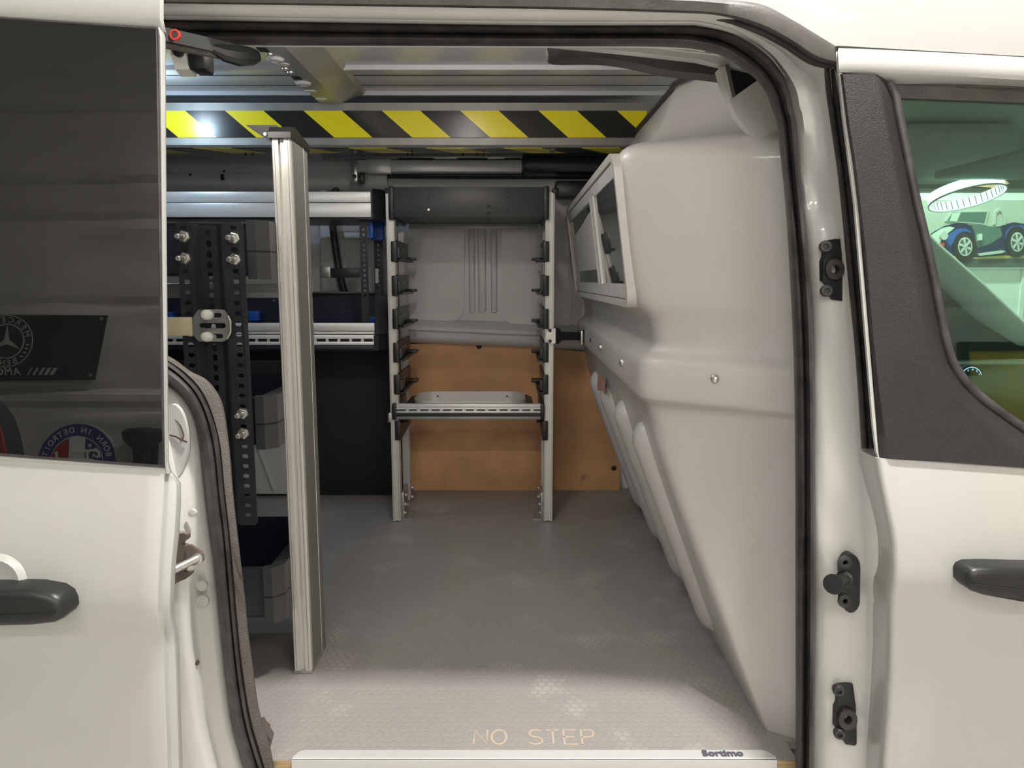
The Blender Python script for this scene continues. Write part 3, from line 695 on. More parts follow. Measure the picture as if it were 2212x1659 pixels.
# rows: z, corner (x, y), far-end x, near-end pull (y shift), pillar end (x, y)
ROWS = [(-.005, .428, .062, .43, 0, .034), (.012, .424, .064, .43, 0, .034), (.05, .408, .075, .41, 0, .034), (.20, .352, .122, .352, 0, .034), (.36, .292, .165, .292, 0, .034), (.47, .255, .192, .258, 0, .034), (.525, .246, .198, .250, 0, .036),
        (.540, .240, .190, .244, -.006, .03), (.548, .224, .172, .228, -.020, .018), (.560, .220, .168, .224, -.024, .014), (.610, .220, .168, .224, -.024, .014), (.622, .226, .174, .230, -.018, .02), (.630, .244, .192, .246, -.006, .03),
        (.642, .250, .198, .250, 0, .036), (.672, .250, .200, .250, 0, .038), (.690, .243, .200, .244, 0, .04), (.705, .226, .198, .226, 0, .042), (.722, .212, .196, .212, 0, .045), (.84, .196, .196, .196, 0, .055), (.945, .182, .196, .184, 0, .065), (.968, .182, .200, .186, 0, .07),
        (.985, .196, .215, .200, .01, .08), (.998, .225, .26, .222, .04, .10), (1.012, .262, .36, .245, .10, .13), (1.04, .292, .46, .272, .14, .16), (1.10, .325, .53, .315, .16, .19), (1.165, .356, .58, .352, .18, .22), (1.175, .362, .585, .358, .18, .23)]
lines = []
for (z, xc, yc, xe, pull, ya) in ROWS:
    A0 = Vector((.60, ya-.005, z)); A1 = Vector((.47, ya+pull*.5, z)); C = Vector((xc, yc, z)); E_ = Vector((xe, 1.50, z))
    row = [A0, A0.lerp(A1, .5), A1, A1.lerp(C, .3), A1.lerp(C, .6), A1.lerp(C, .84), A1.lerp(C, .95), C.lerp(E_, .012), C.lerp(E_, .035), C.lerp(E_, .12), C.lerp(E_, .35), C.lerp(E_, .65), C.lerp(E_, .92), E_]
    lines.append(row)
o = part('panel', MB().thick(lines, (.012, .004, 0)), 'bulkhead_grey', bh, 'moulded grey bulkhead panel', angle=180)
md = o.modifiers.new('sub', 'SUBSURF'); md.levels = 2; md.render_levels = 2
# vertical stiffening ribs in the sloping lower panel
def lowx(z): return .428-.40*z*.97 if z < .47 else .246
for yr in (.335, .60, .87, 1.15):
    path = []; rad = []
    for k in range(41):
        t = .5-.5*math.cos(math.pi*k/40); z = .05+.425*t; e = min(t, 1-t)/.09
        c_ = 1 if e >= 1 else math.sqrt(max(1-(1-e)**2, 0)); path.append(Vector((lowx(z)+.014+.012*(1-c_), yr, z))); rad.append(.036*c_+.001)
    part('rib', MB().tube(path, rad, 14, up=(0, 1, 0), sx=.9, sy=1.15), 'bulkhead_grey', bh, angle=80)
# bolts on the belt rail
def bolt(p, n, r, m='zinc', parent=None, name='bolt'):
    return part(name, MB().lathe(p, n, [(-.002, r), (.002, r), (.005, r*.82), (.007, r*.45), (.0075, 0)], 18), m, parent)
nn = (-.55, -.83, 0)
def railpt(px, py):
    # on the near face of the rail, a vertical plane from the corner to the pillar
    A = Vector((.47, .002, 0)); C = Vector((.22, .168, 0)); d = C-A; n = Vector((d.y, -d.x, 0)); r = ray(px, py); t = (A-CAM).dot(n)/r.dot(n); return CAM+r*t
bolt(railpt(1545, 818), nn, .0075, parent=bh)
for (px, py) in ((1345, 783), (1298, 750)): bolt(P(px, py, x=.2215), (-1, 0, 0), .008, 'zinc', bh)
for (px, py) in ((1276, 735), (1250, 716)): part('plug_hole', MB().cyl(P(px, py, x=.2215), P(px, py, x=.2215)+Vector((-.002, 0, 0)), .005), 'black_matte', bh)
# window in the bulkhead: raised frame, two sliding panes
def wx(z): return .212-(z-.722)*.13     # face of the moulding
def yzring(y0, y1, z0, z1, r, dx0, dx1, wd):
    out_ = rrect(y0, y1, z0, z1, r); inn = rrect(y0+wd, y1-wd, z0+wd, z1-wd, max(r-wd*.6, .004)); mb = MB(); K = len(out_)
    vs = []
    for loop, dx in ((out_, dx0), (out_, dx1), (inn, dx1), (inn, dx0)): vs += [Vector((wx(q[1])-dx, q[0], q[1])) for q in loop]
    fs = []
    for a in range(4):
        for i in range(K): fs.append((a*K+i, a*K+(i+1) % K, ((a+1) % 4)*K+(i+1) % K, ((a+1) % 4)*K+i))
    return mb.add(vs, fs)
fr = part('window_frame', yzring(.206, 1.30, .706, .974, .035, -.012, .009, .013), 'bulkhead_grey', bh, 'raised moulded window frame', angle=50)
part('window_track', yzring(.217, 1.289, .717, .963, .02, -.012, .0045, .010), 'alu_dull', fr)
def pane(y0, y1, z0, z1, dx, m, name):
    part(name, MB().add([Vector((wx(z)-dx+t, y_, z)) for t in (0, .005) for y_, z in ((y0, z0), (y1, z0), (y1, z1), (y0, z1))], [(0, 1, 2, 3), (7, 6, 5, 4), (0, 4, 5, 1), (1, 5, 6, 2), (2, 6, 7, 3), (3, 7, 4, 0)]), m, bh)
pane(.222, .60, .746, .936, .004, 'cabin_pane', 'window_pane')
pane(.222, 1.285, .722, .748, .006, 'alu_bar', 'window_rail')
pane(.222, 1.285, .934, .958, .006, 'alu_bar', 'window_rail')
pane(.58, 1.285, .746, .936, .000, 'cabin_pane', 'window_pane')
for (y0, y1) in ((.565, .60), (.612, .632)):
    pane(y0, y1, .746, .936, .009, 'alu', 'window_mullion')
# rubber edging along the top
tp = [Vector((ROWS[-1][1]-.004+(.358-.362)*k/14, .575+.93*k/14, 1.178)) for k in range(15)]
tp = [Vector((.47, .30, 1.172)), Vector((.41, .45, 1.176))]+tp
part('edge_rubber', MB().tube(catmull(tp, 3), .0065, 8), 'rubber', bh, 'black rubber edging', angle=70)
# folded side wing of the bulkhead against the pillar top
yw = .115
wing = catmull([(p[0], p[1], 0) for p in [(1555, 148), (1562, 178), (1575, 214), (1592, 250), (1615, 280), (1648, 306), (1700, 322)]], 4)
body = pl2([(p.x, p.y) for p in wing]+[(1760, 320), (1760, 150), (1644, 168), (1580, 213)], yw)
wg = part('side_wing', MB().prism(body, yw, yw+.02), 'bulkhead_grey', bh, 'folded grey side wing')
part('wing_edge', MB().prism(pl2([(1553, 148), (1568, 140), (1583, 212), (1577, 216), (1562, 180)], yw-.004), yw-.006, yw+.02), 'bulkhead_grey', wg)
part('wing_core', MB().prism(pl2([(1566, 140), (1574, 140), (1588, 206), (1582, 213)], yw-.006), yw-.008, yw+.02), 'brown_trim', wg)
part('wing_cavity', MB().prism(pl2([(1570, 130), (1660, 130), (1660, 172), (1585, 212)], yw+.014), yw+.016, yw+.03), 'black_matte', wg)
# warning sticker
part('sticker', MB().add([P(a, b, x=.247-.004*k) for k in (0, 1) for a, b in ((1291, 808), (1307, 818), (1307, 850), (1290, 842))], [(0, 1, 2, 3), (4, 5, 6, 7), (0, 4, 5, 1), (1, 5, 6, 2), (2, 6, 7, 3), (3, 7, 4, 0)]), 'sticker', bh, 'faded red warning sticker')

# ================================================================ sliding door, open at the left
sd = thing('sliding_door', (-.62, -.2, -.2), 'white sliding side door with dark tinted window, slid back', 'door')
R = [(345, -20), (345, 46), (352, 75), (354, 300), (356, 560), (358, 800), (360, 1012), (364, 1022)]
# lower skin with turned edge
lower = [((-260, 978), (358, 1016)), ((-260, 1010), (352, 1045)), ((-260, 1060), (349, 1090)), ((-260, 1120), (345, 1150)), ((-260, 1180), (341, 1210)), ((-260, 1240), (339, 1260)), ((-260, 1280), (338, 1300)), ((-260, 1300), (337, 1318)), ((-260, 1315), (338, 1330)), ((-260, 1330), (340, 1342)), ((-260, 1345), (343, 1355)), ((-260, 1362), (346, 1372)), ((-260, 1385), (349, 1395)), ((-260, 1440), (352, 1450)), ((-260, 1520), (355, 1530)), ((-260, 1600), (358, 1610)), ((-260, 1720), (361, 1720))]
edge_x = {1016: 366, 1045: 388, 1090: 388, 1150: 385, 1210: 378, 1260: 375, 1300: 374, 1318: 374, 1330: 375, 1342: 377, 1355: 380, 1372: 383, 1395: 385, 1450: 387, 1530: 389, 1610: 392, 1720: 396}
rows = sheet(lower, 16, 0, SLIDE)
for r_, (L, Rr) in zip(rows, lower):
    e1 = edge_x[Rr[1]]
    for t, of in ((.12, .002), (.30, .012), (.42, .014), (.8, .016), (.95, .022), (1.0, .034), (1.0, .06)):
        r_.append(S(Rr[0]+(e1-Rr[0])*t, Rr[1], of, SLIDE))
part('lower_skin', MB().thick(rows, (0, .004, 0)), 'white_paint', sd, 'white lower door skin', angle=60)
# upper frame round the glass
topb = [((-260, -60), (345, -40)), ((-260, -20), (345, 0)), ((-260, 10), (345, 40)), ((-260, 24), (345, 54)), ((-260, 30), (343, 62))]
rr_ = sheet(topb, 12, 0, lambda z: SGLASS(z)-.004)
rr_[3] = [p+Vector((0, .004, 0)) for p in rr_[3]]; rr_[4] = [p+Vector((0, .010, 0)) for p in rr_[4]]
for r_ in rr_: r_.append(r_[-1]+Vector((.001, .004, 0))); r_.append(r_[-1]+Vector((-.06, .05, 0)))
part('top_frame', MB().thick(rr_, (0, .004, 0)), 'white_paint', sd, angle=50)
side = [((337, 60), (347, 58)), ((339, 78), (353, 78)), ((343, 300), (354, 300)), ((346, 560), (356, 560)), ((350, 800), (358, 800)), ((354, 1000), (360, 1000)), ((355, 1022), (366, 1024))]
rr_ = sheet(side, 4, lambda u: .004-.006*math.sin(math.pi*u), SGLASS)
for r_ in rr_: r_.append(r_[-1]+Vector((-.0005, .003, 0))); r_.append(r_[-1]+Vector((-.06, .05, 0)))
part('side_frame', MB().thick(rr_, (0, .004, 0)), 'white_paint', sd, angle=50)
part('bottom_frame', MB().thick(sheet([((-260, 962), (354, 1004)), ((-260, 968), (355, 1011)), ((-260, 980), (358, 1018))], 10, lambda u: .002, SGLASS), (0, .01, 0)), 'white_paint', sd, angle=50)
gl = sheet([((-260, 20+0), (339, 62)), ((-260, 990-30), (354, 1006))], 1, -.002, SGLASS)
part('window_glass', MB().thick(gl, (0, .006, 0)), 'privacy_glass', sd, 'dark tinted window glass')
part('glass_rubber', MB().tube([S(a, b, -.0005, SGLASS) for a, b in ((-260, 22), (339, 63), (342, 300), (346, 560), (350, 800), (354, 1007), (-260, 962))], .0022, 6, closed=False), 'rubber', sd)
# handle and finger cup
hc_ = S(30, 1315, 0, SLIDE); yh = hc_.y
def onpl(pts, y): return [(P(a, b, y=y).x, P(a, b, y=y).z) for a, b in pts]
def slab(name, pts, y0, y1, m, parent, bev=.006, label=None):
    bm = bmesh.new(); q = onpl(pts, y0); vs = [bm.verts.new((a, y1, b)) for a, b in q]; f = bm.faces.new(vs)
    r = bmesh.ops.extrude_face_region(bm, geom=[f]); ve = [v for v in r['geom'] if isinstance(v, bmesh.types.BMVert)]
    for v in ve: v.co.y = y0
    ed = [e for e in bm.edges if all(v in ve for v in e.verts)]
    bmesh.ops.bevel(bm, geom=ed, offset=bev, segments=3, affect='EDGES', profile=.5)
    return part(name, MB().frombm(bm), m, parent, label, angle=45)
h = slab('handle', [(-215, 1340), (-220, 1315), (-212, 1288), (-195, 1276), (0, 1276), (60, 1277), (105, 1285), (125, 1297), (134, 1315), (135, 1330), (128, 1342), (112, 1350), (60, 1356), (-195, 1362)], yh-.035, yh+.0, 'black_plastic', sd, .010, 'black grab handle')
part('handle_seam', MB().tube([P(a, b, y=yh-.0356) for a, b in ((-200, 1332), (0, 1331), (70, 1328), (120, 1322))], .0008, 5), 'black_matte', h)
part('finger_cup', MB().lathe(S(-4, 1258, -.001, SLIDE), (0, -1, .1), [(-.003, .038), (.002, .032), (.004, .028), (.0015, .020), (.0006, 0)], 28), 'white_paint', sd, 'rounded recess above the handle')
# upper guide arm
pa = P(315, 68, y=-.13); pb = P(548, 122, y=-.022)
arm = MB().tube([pa, P(440, 96, y=-.06), P(500, 111, y=-.035), pb], [.009, .009, .009, .008], 4, up=(0, 0, 1), sx=1.2, sy=1.3)
ga = part('guide_arm', arm, 'dark_plastic', sd, 'dark steel upper guide arm')
part('arm_edge', MB().tube([P(315, 88, y=-.128), P(440, 113, y=-.058), P(500, 124, y=-.035)], .005, 6), 'brown_trim', ga)
part('roller_housing', MB().tube([P(455, 102, y=-.055), P(485, 114, y=-.045), P(515, 120, y=-.035), P(545, 122, y=-.025), P(559, 121, y=-.02)], [.006, .011, .013, .011, .007], 10, sx=1.2), 'black_plastic', ga)
rm = P(378, 75, y=-.112)
part('red_mark', MB().lathe(rm, (0, -1, .1), [(-.002, .0068), (.0010, .0068), (.0012, .0048), (.0003, .0046), (.0003, 0)], 18), 'red', ga, 'round red warning mark')
part('mark_centre', MB().lathe(rm+Vector((0, -.0004, 0)), (0, -1, .1), [(-.001, .0038), (.0004, .0038), (.0005, 0)], 14), 'dark_plastic', ga)

# ================================================================ front passenger door
fd = thing('front_door', (.72, -.13, -.2), 'white front passenger door with charcoal window surround, closed', 'door')
D = [(1897, 990), (1905, 1030), (1917, 1090), (1928, 1140), (1934, 1175), (1937, 1220), (1936, 1246), (1935, 1262), (1932, 1278), (1930, 1297), (1929, 1330), (1928, 1423), (1922, 1540), (1913, 1659), (1910, 1720)]
rows = [((a, b), (2420, b+(30 if b < 1000 else 24 if b < 1100 else 12 if b < 1240 else 0))) for a, b in D]
sh = sheet(rows, 14, 0, DSKIN)
sh2 = []
for r_ in sh:
    p = r_[0]; sh2.append([p+Vector((-.001, .05, 0)), p+Vector((-.002, .02, 0)), p+Vector((-.0015, .006, 0)), p+Vector((.001, .001, 0))]+[q if i else q+Vector((.005, 0, 0)) for i, q in enumerate(r_)])
part('lower_skin', MB().thick(sh2, (0, .004, 0)), 'white_paint', fd, 'white lower door skin', angle=60)
tf = [[(1811, 103), (1900, 106), (2050, 113), (2212, 122), (2420, 134)], [(1810, 112), (1900, 114), (2050, 121), (2212, 130), (2420, 142)], [(1812, 148), (1900, 150), (2050, 156), (2212, 165), (2420, 176)], [(1813, 156), (1905, 158), (2050, 164), (2212, 173), (2420, 184)], [(1815, 168), (1915, 181), (2050, 181), (2212, 187), (2420, 200)]]
lines = []
for r_, of in zip(tf, (.008, .0, -.001, .002, .022)):
    lines.append([S(p.x, p.y, of) for p in path2(r_, 4)])
lines = [[p+Vector((0, .03, 0)) for p in lines[0]]]+lines
lines = [[l[0]+Vector((.004, .01, 0))]+l for l in lines]
part('upper_frame', MB().thick(lines, (0, .006, 0)), 'white_paint', fd, 'white window top frame', angle=45)
part('edge_flange', MB().thick(sheet([((1811, 150), (1818, 150)), ((1821, 249), (1828, 249)), ((1846, 440), (1853, 440)), ((1867, 690), (1874, 690)), ((1885, 912), (1892, 912)), ((1893, 975), (1902, 975)), ((1899, 996), (1908, 996))], 3, lambda u: .004), (0, .005, 0)), 'white_paint', fd, angle=50)
tr_rows = [((1816, 160), (1902, 161)), ((1817, 166), (1912, 170)), ((1818, 178), (1921, 186)), ((1821, 200), (1927, 206)), ((1828, 260), (1937, 262)), ((1842, 350), (1955, 350)), ((1853, 440), (1973, 440)), ((1864, 541), (1997, 541)), ((1875, 676), (2024, 676)), ((1879, 727), (2034, 727)), ((1884, 784), (2051, 784)), ((1888, 835), (2088, 835)), ((1891, 879), (2139, 879)), ((1894, 925), (2212, 929)), ((1896, 955), (2280, 972)), ((1898, 975), (2350, 1012)), ((1900, 988), (2420, 1026))]
def tro(u): return -.004 if .03 < u < .80 else .003 if u <= .03 else -.004+.018*(u-.80)/.2
part('window_surround', MB().thick(sheet(tr_rows, 20, tro), (0, .012, 0)), 'pillar_trim', fd, 'charcoal grained plastic window surround', angle=40)
inner = [(1915, 183), (1928, 206), (1939, 262), (1957, 350), (1975, 440), (1999, 541), (2026, 676), (2036, 727), (2053, 784), (2090, 837), (2141, 881), (2214, 931), (2282, 974), (2420, 1060)]
ip = path2(inner, 5)
part('glass_channel', MB().tube([S(p.x+4, p.y-2, .014) for p in ip], .0065, 8), 'rubber', fd, angle=70)
part('top_channel', MB().thick(sheet([((1914, 181), (2420, 198)), ((1922, 190), (2420, 206)), ((1940, 206), (2420, 224)), ((1948, 212), (2420, 230))], 10, .022), (0, .01, 0)), 'rubber_worn', fd, angle=50)
gp = [(1925, 195), (1935, 240), (1950, 330), (1966, 420), (1990, 530), (2018, 670), (2030, 730), (2048, 790), (2086, 842), (2138, 886), (2212, 936), (2280, 980), (2420, 1070)]
gr = [((a, b), (2420, 195+(b-195)*1.02)) for a, b in gp]
part('window_glass', MB().thick(sheet(gr, 3, .008, FGLASS), (0, .004, 0)), 'green_glass', fd, 'green tinted door glass')
# handle
hy_ = S(2150, 1265, 0).y
h = slab('handle', [(2092, 1246), (2098, 1236), (2112, 1230), (2150, 1229), (2320, 1233), (2340, 1243), (2346, 1270), (2342, 1302), (2325, 1312), (2210, 1300), (2130, 1290), (2104, 1281), (2093, 1268)], hy_-.035, hy_, 'black_plastic', fd, .009, 'black pull handle')
part('handle_seam', MB().tube([P(a, b, y=hy_-.0356) for a, b in ((2097, 1262), (2150, 1268), (2212, 1276), (2330, 1288))], .0008, 5), 'black_matte', h)
# rubber strip on the rear edge of the door
wl = [(1779, 136), (1783, 194), (1795, 277), (1807, 360), (1818, 460), (1835, 642), (1848, 777), (1859, 946), (1860, 969)]
wr = [(1806, 136), (1812, 194), (1824, 277), (1835, 360), (1846, 450), (1864, 642), (1876, 777), (1888, 946), (1889, 969)]
lines = [between(path2(wl, 4), path2(wr, 4), t, o) for t, o in ((0, .05), (.04, .034), (.25, .028), (.42, .030), (.48, .042), (.56, .034), (.8, .030), (.95, .036), (1, .05))]
part('rear_edge_rubber', MB().loft(lines), 'rubber', fd, 'black rubber strip on the door rear edge', angle=50)

# ================================================================ shelf unit at the near side, its back to the doorway
nu = thing('shelf_unit', (-.75, .30, 0), 'shelf unit with dark trays and a tall silver end post near the sliding door', 'shelf unit', 'van shelf units')
# end post: two aluminium profiles with a slit between, grooved narrow front
xl, xr = -.4215, -.388
def post_profile(x0, x1, y0, y1, z0, z1, g=.30, gd=.006, face='front'):
    w_ = x1-x0; a = x0+w_*(.5-g/2); b = x0+w_*(.5+g/2)
    return MB().prism([(x0+.002, y0), (a, y0), (a, y0+gd), (b, y0+gd), (b, y0), (x1-.002, y0), (x1, y0+.002), (x1, y1), (x0, y1), (x0, y0+.002)], z0, z1, 'z')
ZT = 1.004
pst = part('end_post', post_profile(xl, xr, .243, .318, .006, ZT), 'alu', nu, 'tall silver aluminium end post')
part('groove_line', MB().box(xl+.0045, xl+.0055, .2425, .244, .01, ZT).box(xr-.0055, xr-.0045, .2425, .244, .01, ZT), 'alu_dull', pst)
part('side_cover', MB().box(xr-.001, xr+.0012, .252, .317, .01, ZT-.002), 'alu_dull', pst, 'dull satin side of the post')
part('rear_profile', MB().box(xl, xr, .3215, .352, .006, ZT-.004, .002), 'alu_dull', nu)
part('slit_edge', MB().box(xr-.002, xr+.0016, .3185, .3205, .006, ZT-.004), 'white_plastic', nu)
part('foot_plate', MB().box(xl-.001, xr+.001, .241, .354, 0, .0065, .001), 'zinc_plate', nu)
cap = MB().prism([(.236, ZT-.004), (.236, ZT+.006), (.246, ZT+.016), (.262, ZT+.019), (.355, ZT+.004), (.358, ZT-.008), (.30, ZT-.006)], xl-.003, xr+.003, 'x')
part('post_cap', cap, 'black_plastic', nu, 'black plastic post cap', angle=40)
part('cap_bracket', MB().prism([(P(a, b, y=.25).x, P(a, b, y=.25).z) for a, b in ((532, 271), (598, 271), (604, 278), (604, 312), (592, 312))], .246, .252), 'black_matte', nu, 'black triangular bracket beside the post cap')
for (a, b) in ((598, 297), (573, 290)): part('bracket_screw', MB().lathe(P(a, b, y=.246), (0, -1, 0), [(0, .004), (.002, .003), (.0022, 0)], 10), 'zinc_plate', nu)
# trays: dark sheet body, moulded end cap in two halves
def tray(z0, z1, x_left, ynear, yfar, cap_front, rail=None):
    xe = -.432
    tb = MB().box(x_left, xe, ynear, ynear+.003, z0+.002, z1-.002).box(x_left, xe, ynear, yfar, z0, z0+.003).box(x_left, xe, yfar-.003, yfar, z0+.002, z1+.012)
    t = part('tray', tb, 'navy_steel', nu, 'dark steel tray')
    part('tray_lip', MB().box(x_left, xe-.015, ynear-.004, ynear+.004, z1-.003, z1+.001, .001), 'dark_steel', t)
    zm = z0+(z1-z0)*.46
    plan = [(xe-.022, ynear-.012), (xe-.006, ynear-.012), (xe+.012, ynear+.006), (xe+.012, yfar-.02), (xe, yfar), (xe-.012, yfar), (xe-.012, ynear+.004), (xe-.022, ynear)]
    for (a, b) in ((z0-.006, zm-.0015), (zm+.0015, z1+.004)):
        part('end_cap', MB().prism(plan, a, b, 'z'), 'dark_plastic', t, 'grey moulded end cap', angle=20)
    part('cap_seam', MB().prism([(p[0]*.9995-.0006, p[1]+.0012) for p in plan], zm-.002, zm+.002, 'z'), 'black_matte', t)
    q = (xe+.0125, ynear+.14, z0+(z1-z0)*.28)
    part('cap_slot', MB().box(q[0]-.001, q[0]+.0008, q[1]-.004, q[1]+.004, q[2]-.005, q[2]+.005), 'black_matte', t)
    return t
t1 = tray(.762, .852, -1.5, .20, .46, None)
t2 = tray(.462, .548, -1.5, .20, .46, None)
t3 = tray(.135, .232, -1.5, .20, .46, None)
for zz in (.205, .185, .165):
    part('punched_hole', MB().cyl(P(540, 1270, y=.1995)+Vector((0, 0, zz-P(540, 1270, y=.1995).z)), P(540, 1270, y=.202)+Vector((0, 0, zz-P(540, 1270, y=.2).z)), .0048, n=12), 'black_matte', t3)
part('tray_rail', MB().box(-1.5, -.45, .455, .47, .718, .748, .002).box(-1.5, -.45, .452, .456, .728, .732), 'alu_bar', nu, 'silver front rail of the upper tray')
part('tray_side', MB().box(-.9, -.44, .458, .462, .54, .585), 'dark_plastic', nu)
# perforated hat-section upright
def gz(py, y): return P(500, py, y=y).z
def perf(x0, x1, z0, z1, y0, y1, xc, rw, rh, zs, chamf=.004):
    loop = [(x0, z0+chamf), (x0+chamf, z0), (x1-chamf, z0), (x1, z0+chamf), (x1, z1-chamf), (x1-chamf, z1), (x0+chamf, z1), (x0, z1-chamf)]
    holes = [rrect(xc-rw, xc+rw, z-rh, z+rh, min(rw, rh)*.98, 3) for z in zs if z-rh > z0+.002 and z+rh < z1-.002]
    return MB().prism(loop, y0, y1, 'y', holes)
UY = .168; zt = gz(480, UY); zb_ = gz(1133, UY)
xs = [P(a, 700, y=UY).x for a in (394, 427, 433, 470, 493, 536)]
zz = [zt-.010-.0178*k for k in range(40)]
up_ = part('perforated_upright', perf(xs[0], xs[1], zb_, zt, UY-.0025, UY, (xs[0]+xs[1])/2, .0056, .0038, zz), 'dark_steel', nu, 'black perforated steel upright')
part('flange', perf(xs[4], xs[5], zb_, zt, UY-.0025, UY, (xs[4]+xs[5])/2+.001, .0056, .0038, zz), 'dark_steel', up_)
part('web', perf(xs[2], xs[3], zb_, zt-.003, UY+.0175, UY+.02, (xs[2]+xs[3])/2, .0045, .0062, [q-.007 for q in zz]), 'dark_steel', up_)
for (a, b) in ((1, 2), (4, 3)):
    lines = [[Vector((xs[a], UY-.002, z)), Vector((xs[a]+(xs[b]-xs[a])*.25, UY+.0005, z)), Vector((xs[b]-(xs[b]-xs[a])*.2, UY+.016, z)), Vector((xs[b], UY+.0185, z))] for z in (zb_, zt-.002)]
    part('side_wall', MB().thick(lines, (0, .0025, 0)), 'dark_steel', up_, angle=20)
for (a, b) in ((397, 511), (399, 558), (505, 514), (507, 560), (524, 893), (526, 936)):
    p = P(a, b, y=UY-.0025)
    n = part('nut', MB().lathe(p, (0, -1, 0), [(0, .0105), (.0015, .0105), (.0016, .0088), (.006, .0088), (.007, .0075), (.007, 0)], 6), 'zinc', up_)
    part('bolt_end', MB().lathe(p+Vector((0, -.006, 0)), (-.12, -1, -.05), [(0, .0048), (.016, .0048), (.018, .0035), (.018, 0)], 12), 'zinc', n)
part('blue_clip', fbox(533, 562, 672, 692, .42, .45, .004), 'blue_plastic', t1) if False else None

# ================================================================ shelf unit along the far side
fu = thing('shelf_unit', (-.9, 1.28, 0), 'shelf unit with two long aluminium fronted trays along the far van side', 'shelf unit', 'van shelf units')
def fb(px0, px1, py0, py1, y0, y1, bev=.002, xleft=None):
    a = P(px0, py0, y=y0); b = P(px1, py1, y=y0); return MB().box(xleft if xleft is not None else a.x, b.x, y0, y1, b.z, a.z, bev)
XL = -2.2
ft = part('top_tray', fb(0, 802, 414, 436.5, 1.15, 1.17, .0015, XL), 'alu_bar', fu, 'long top tray with a silver front')
part('front_rail', fb(0, 802, 438.5, 469, 1.146, 1.17, .0015, XL), 'alu_bar', ft)
part('tray_base', fb(0, 806, 466, 474, 1.16, 1.42, 0, XL), 'dark_steel', ft)
part('end_cap', MB().prism([(P(802, 430, y=1.15).x, 1.142), (P(806, 430, y=1.15).x, 1.142), (P(830, 430, y=1.15).x, 1.185), (P(830, 430, y=1.15).x, 1.43), (P(802, 430, y=1.15).x, 1.43)], P(802, 474, y=1.15).z, P(802, 408, y=1.15).z, 'z'), 'black_plastic', ft, 'black tray end cap', angle=20)
mt = part('lower_tray', fb(0, 812, 632, 700, 1.40, 1.404, 0, XL), 'navy_steel', fu, 'long lower tray with a slotted silver front')
part('tray_base', fb(0, 812, 752, 758, 1.16, 1.42, 0, XL), 'dark_steel', mt)
part('upper_edge', fb(0, 828, 630, 635, 1.385, 1.405, .001, XL), 'dark_steel', mt)
part('front_rail', fb(0, 809, 698, 715, 1.146, 1.168, .0015, XL), 'alu_bar', mt)
part('rail_step', fb(0, 809, 716, 721.5, 1.152, 1.168, .001, XL), 'alu', mt)
part('lower_rail', fb(0, 810, 724, 732, 1.144, 1.168, .001, XL), 'alu_bar', mt)
part('lower_rail', fb(0, 810, 738.5, 745, 1.144, 1.168, .001, XL), 'alu_bar', mt)
part('rail_groove', fb(0, 810, 731, 740, 1.152, 1.168, 0, XL), 'black_plastic', mt)
for k in range(26):
    a = 811-25.4*k-6
    part('rail_tooth', fb(a, a+6, 731, 740, 1.1455, 1.153, 0), 'alu', mt)
part('front_skirt', fb(0, 810, 746, 755, 1.150, 1.17, .001, XL), 'navy_steel', mt)
part('end_cap', MB().prism([(P(808, 700, y=1.15).x, 1.14), (P(818, 700, y=1.15).x, 1.14), (P(833, 700, y=1.15).x, 1.18), (P(833, 700, y=1.15).x, 1.42), (P(808, 700, y=1.15).x, 1.42)], P(808, 757, y=1.15).z, P(808, 724, y=1.15).z, 'z'), 'black_plastic', mt, angle=20)
part('end_cap', MB().prism([(P(810, 700, y=1.15).x, 1.15), (P(818, 700, y=1.15).x, 1.14), (P(833, 700, y=1.15).x, 1.18), (P(833, 700, y=1.15).x, 1.42), (P(810, 700, y=1.15).x, 1.42)], P(808, 722, y=1.15).z, P(808, 640, y=1.15).z, 'z'), 'dark_plastic', mt, angle=20)
for (a, b) in ((592, 649), (786, 651)): part('rivet', MB().lathe(P(a, b, y=1.399), (0, -1, 0), [(0, .004), (.002, .003), (.0022, 0)], 10), 'zinc', mt)
for (a0, a1, b0, b1) in ((555, 562, 661, 666), (747, 753, 664, 670), (748, 754, 674, 680), (783, 789, 661, 665), (783, 789, 672, 676)): part('punched_slot', fbox(a0, a1, b0, b1, 1.3985, 1.402, 0), 'black_matte', mt)
for (a0, a1, b0, b1) in ((536, 560, 672, 694), (360, 372, 674, 696), (798, 811, 684, 700)):
    bb = MB().box(P(a0, b1, y=1.36).x, P(a1, b1, y=1.36).x, 1.36, 1.39, P(a0, b1, y=1.36).z, P(a0, b0, y=1.36).z, .003)
    part('divider_clip', bb, 'blue_plastic', mt, 'blue plastic divider clip')
# perforated end uprights
zs = [P(790, q, y=1.2).z for q in range(484, 636, 11)]
for (a0, a1, yv) in ((776, 797, 1.20), (806, 829, 1.36)):
    A = P(a0, 478, y=yv); B = P(a1, 640, y=yv)
    part('end_upright', perf(A.x, B.x, B.z-.12, A.z+.02, yv, yv+.003, (A.x+B.x)/2, .0045, .0045, [P(790, q, y=yv).z for q in range(485, 645, 11)], .001), 'dark_steel', fu, 'black perforated end upright')
part('label_plate', fbox(810, 818, 580, 612, 1.355, 1.359, .003), 'white_plastic', fu)
part('hook', fbox(795, 806, 481, 515, 1.19, 1.20, .003), 'blue_plastic', fu, 'blue plastic hook')
part('hook', fbox(800, 829, 481, 520, 1.30, 1.33, .006), 'blue_plastic', fu)
part('cross_strap', fbox(712, 778, 579, 600, 1.34, 1.345, .002), 'dark_steel', fu, 'dark cross strap')
part('strap_plate', fbox(690, 714, 575, 600, 1.335, 1.345, .004), 'zinc_plate', fu)

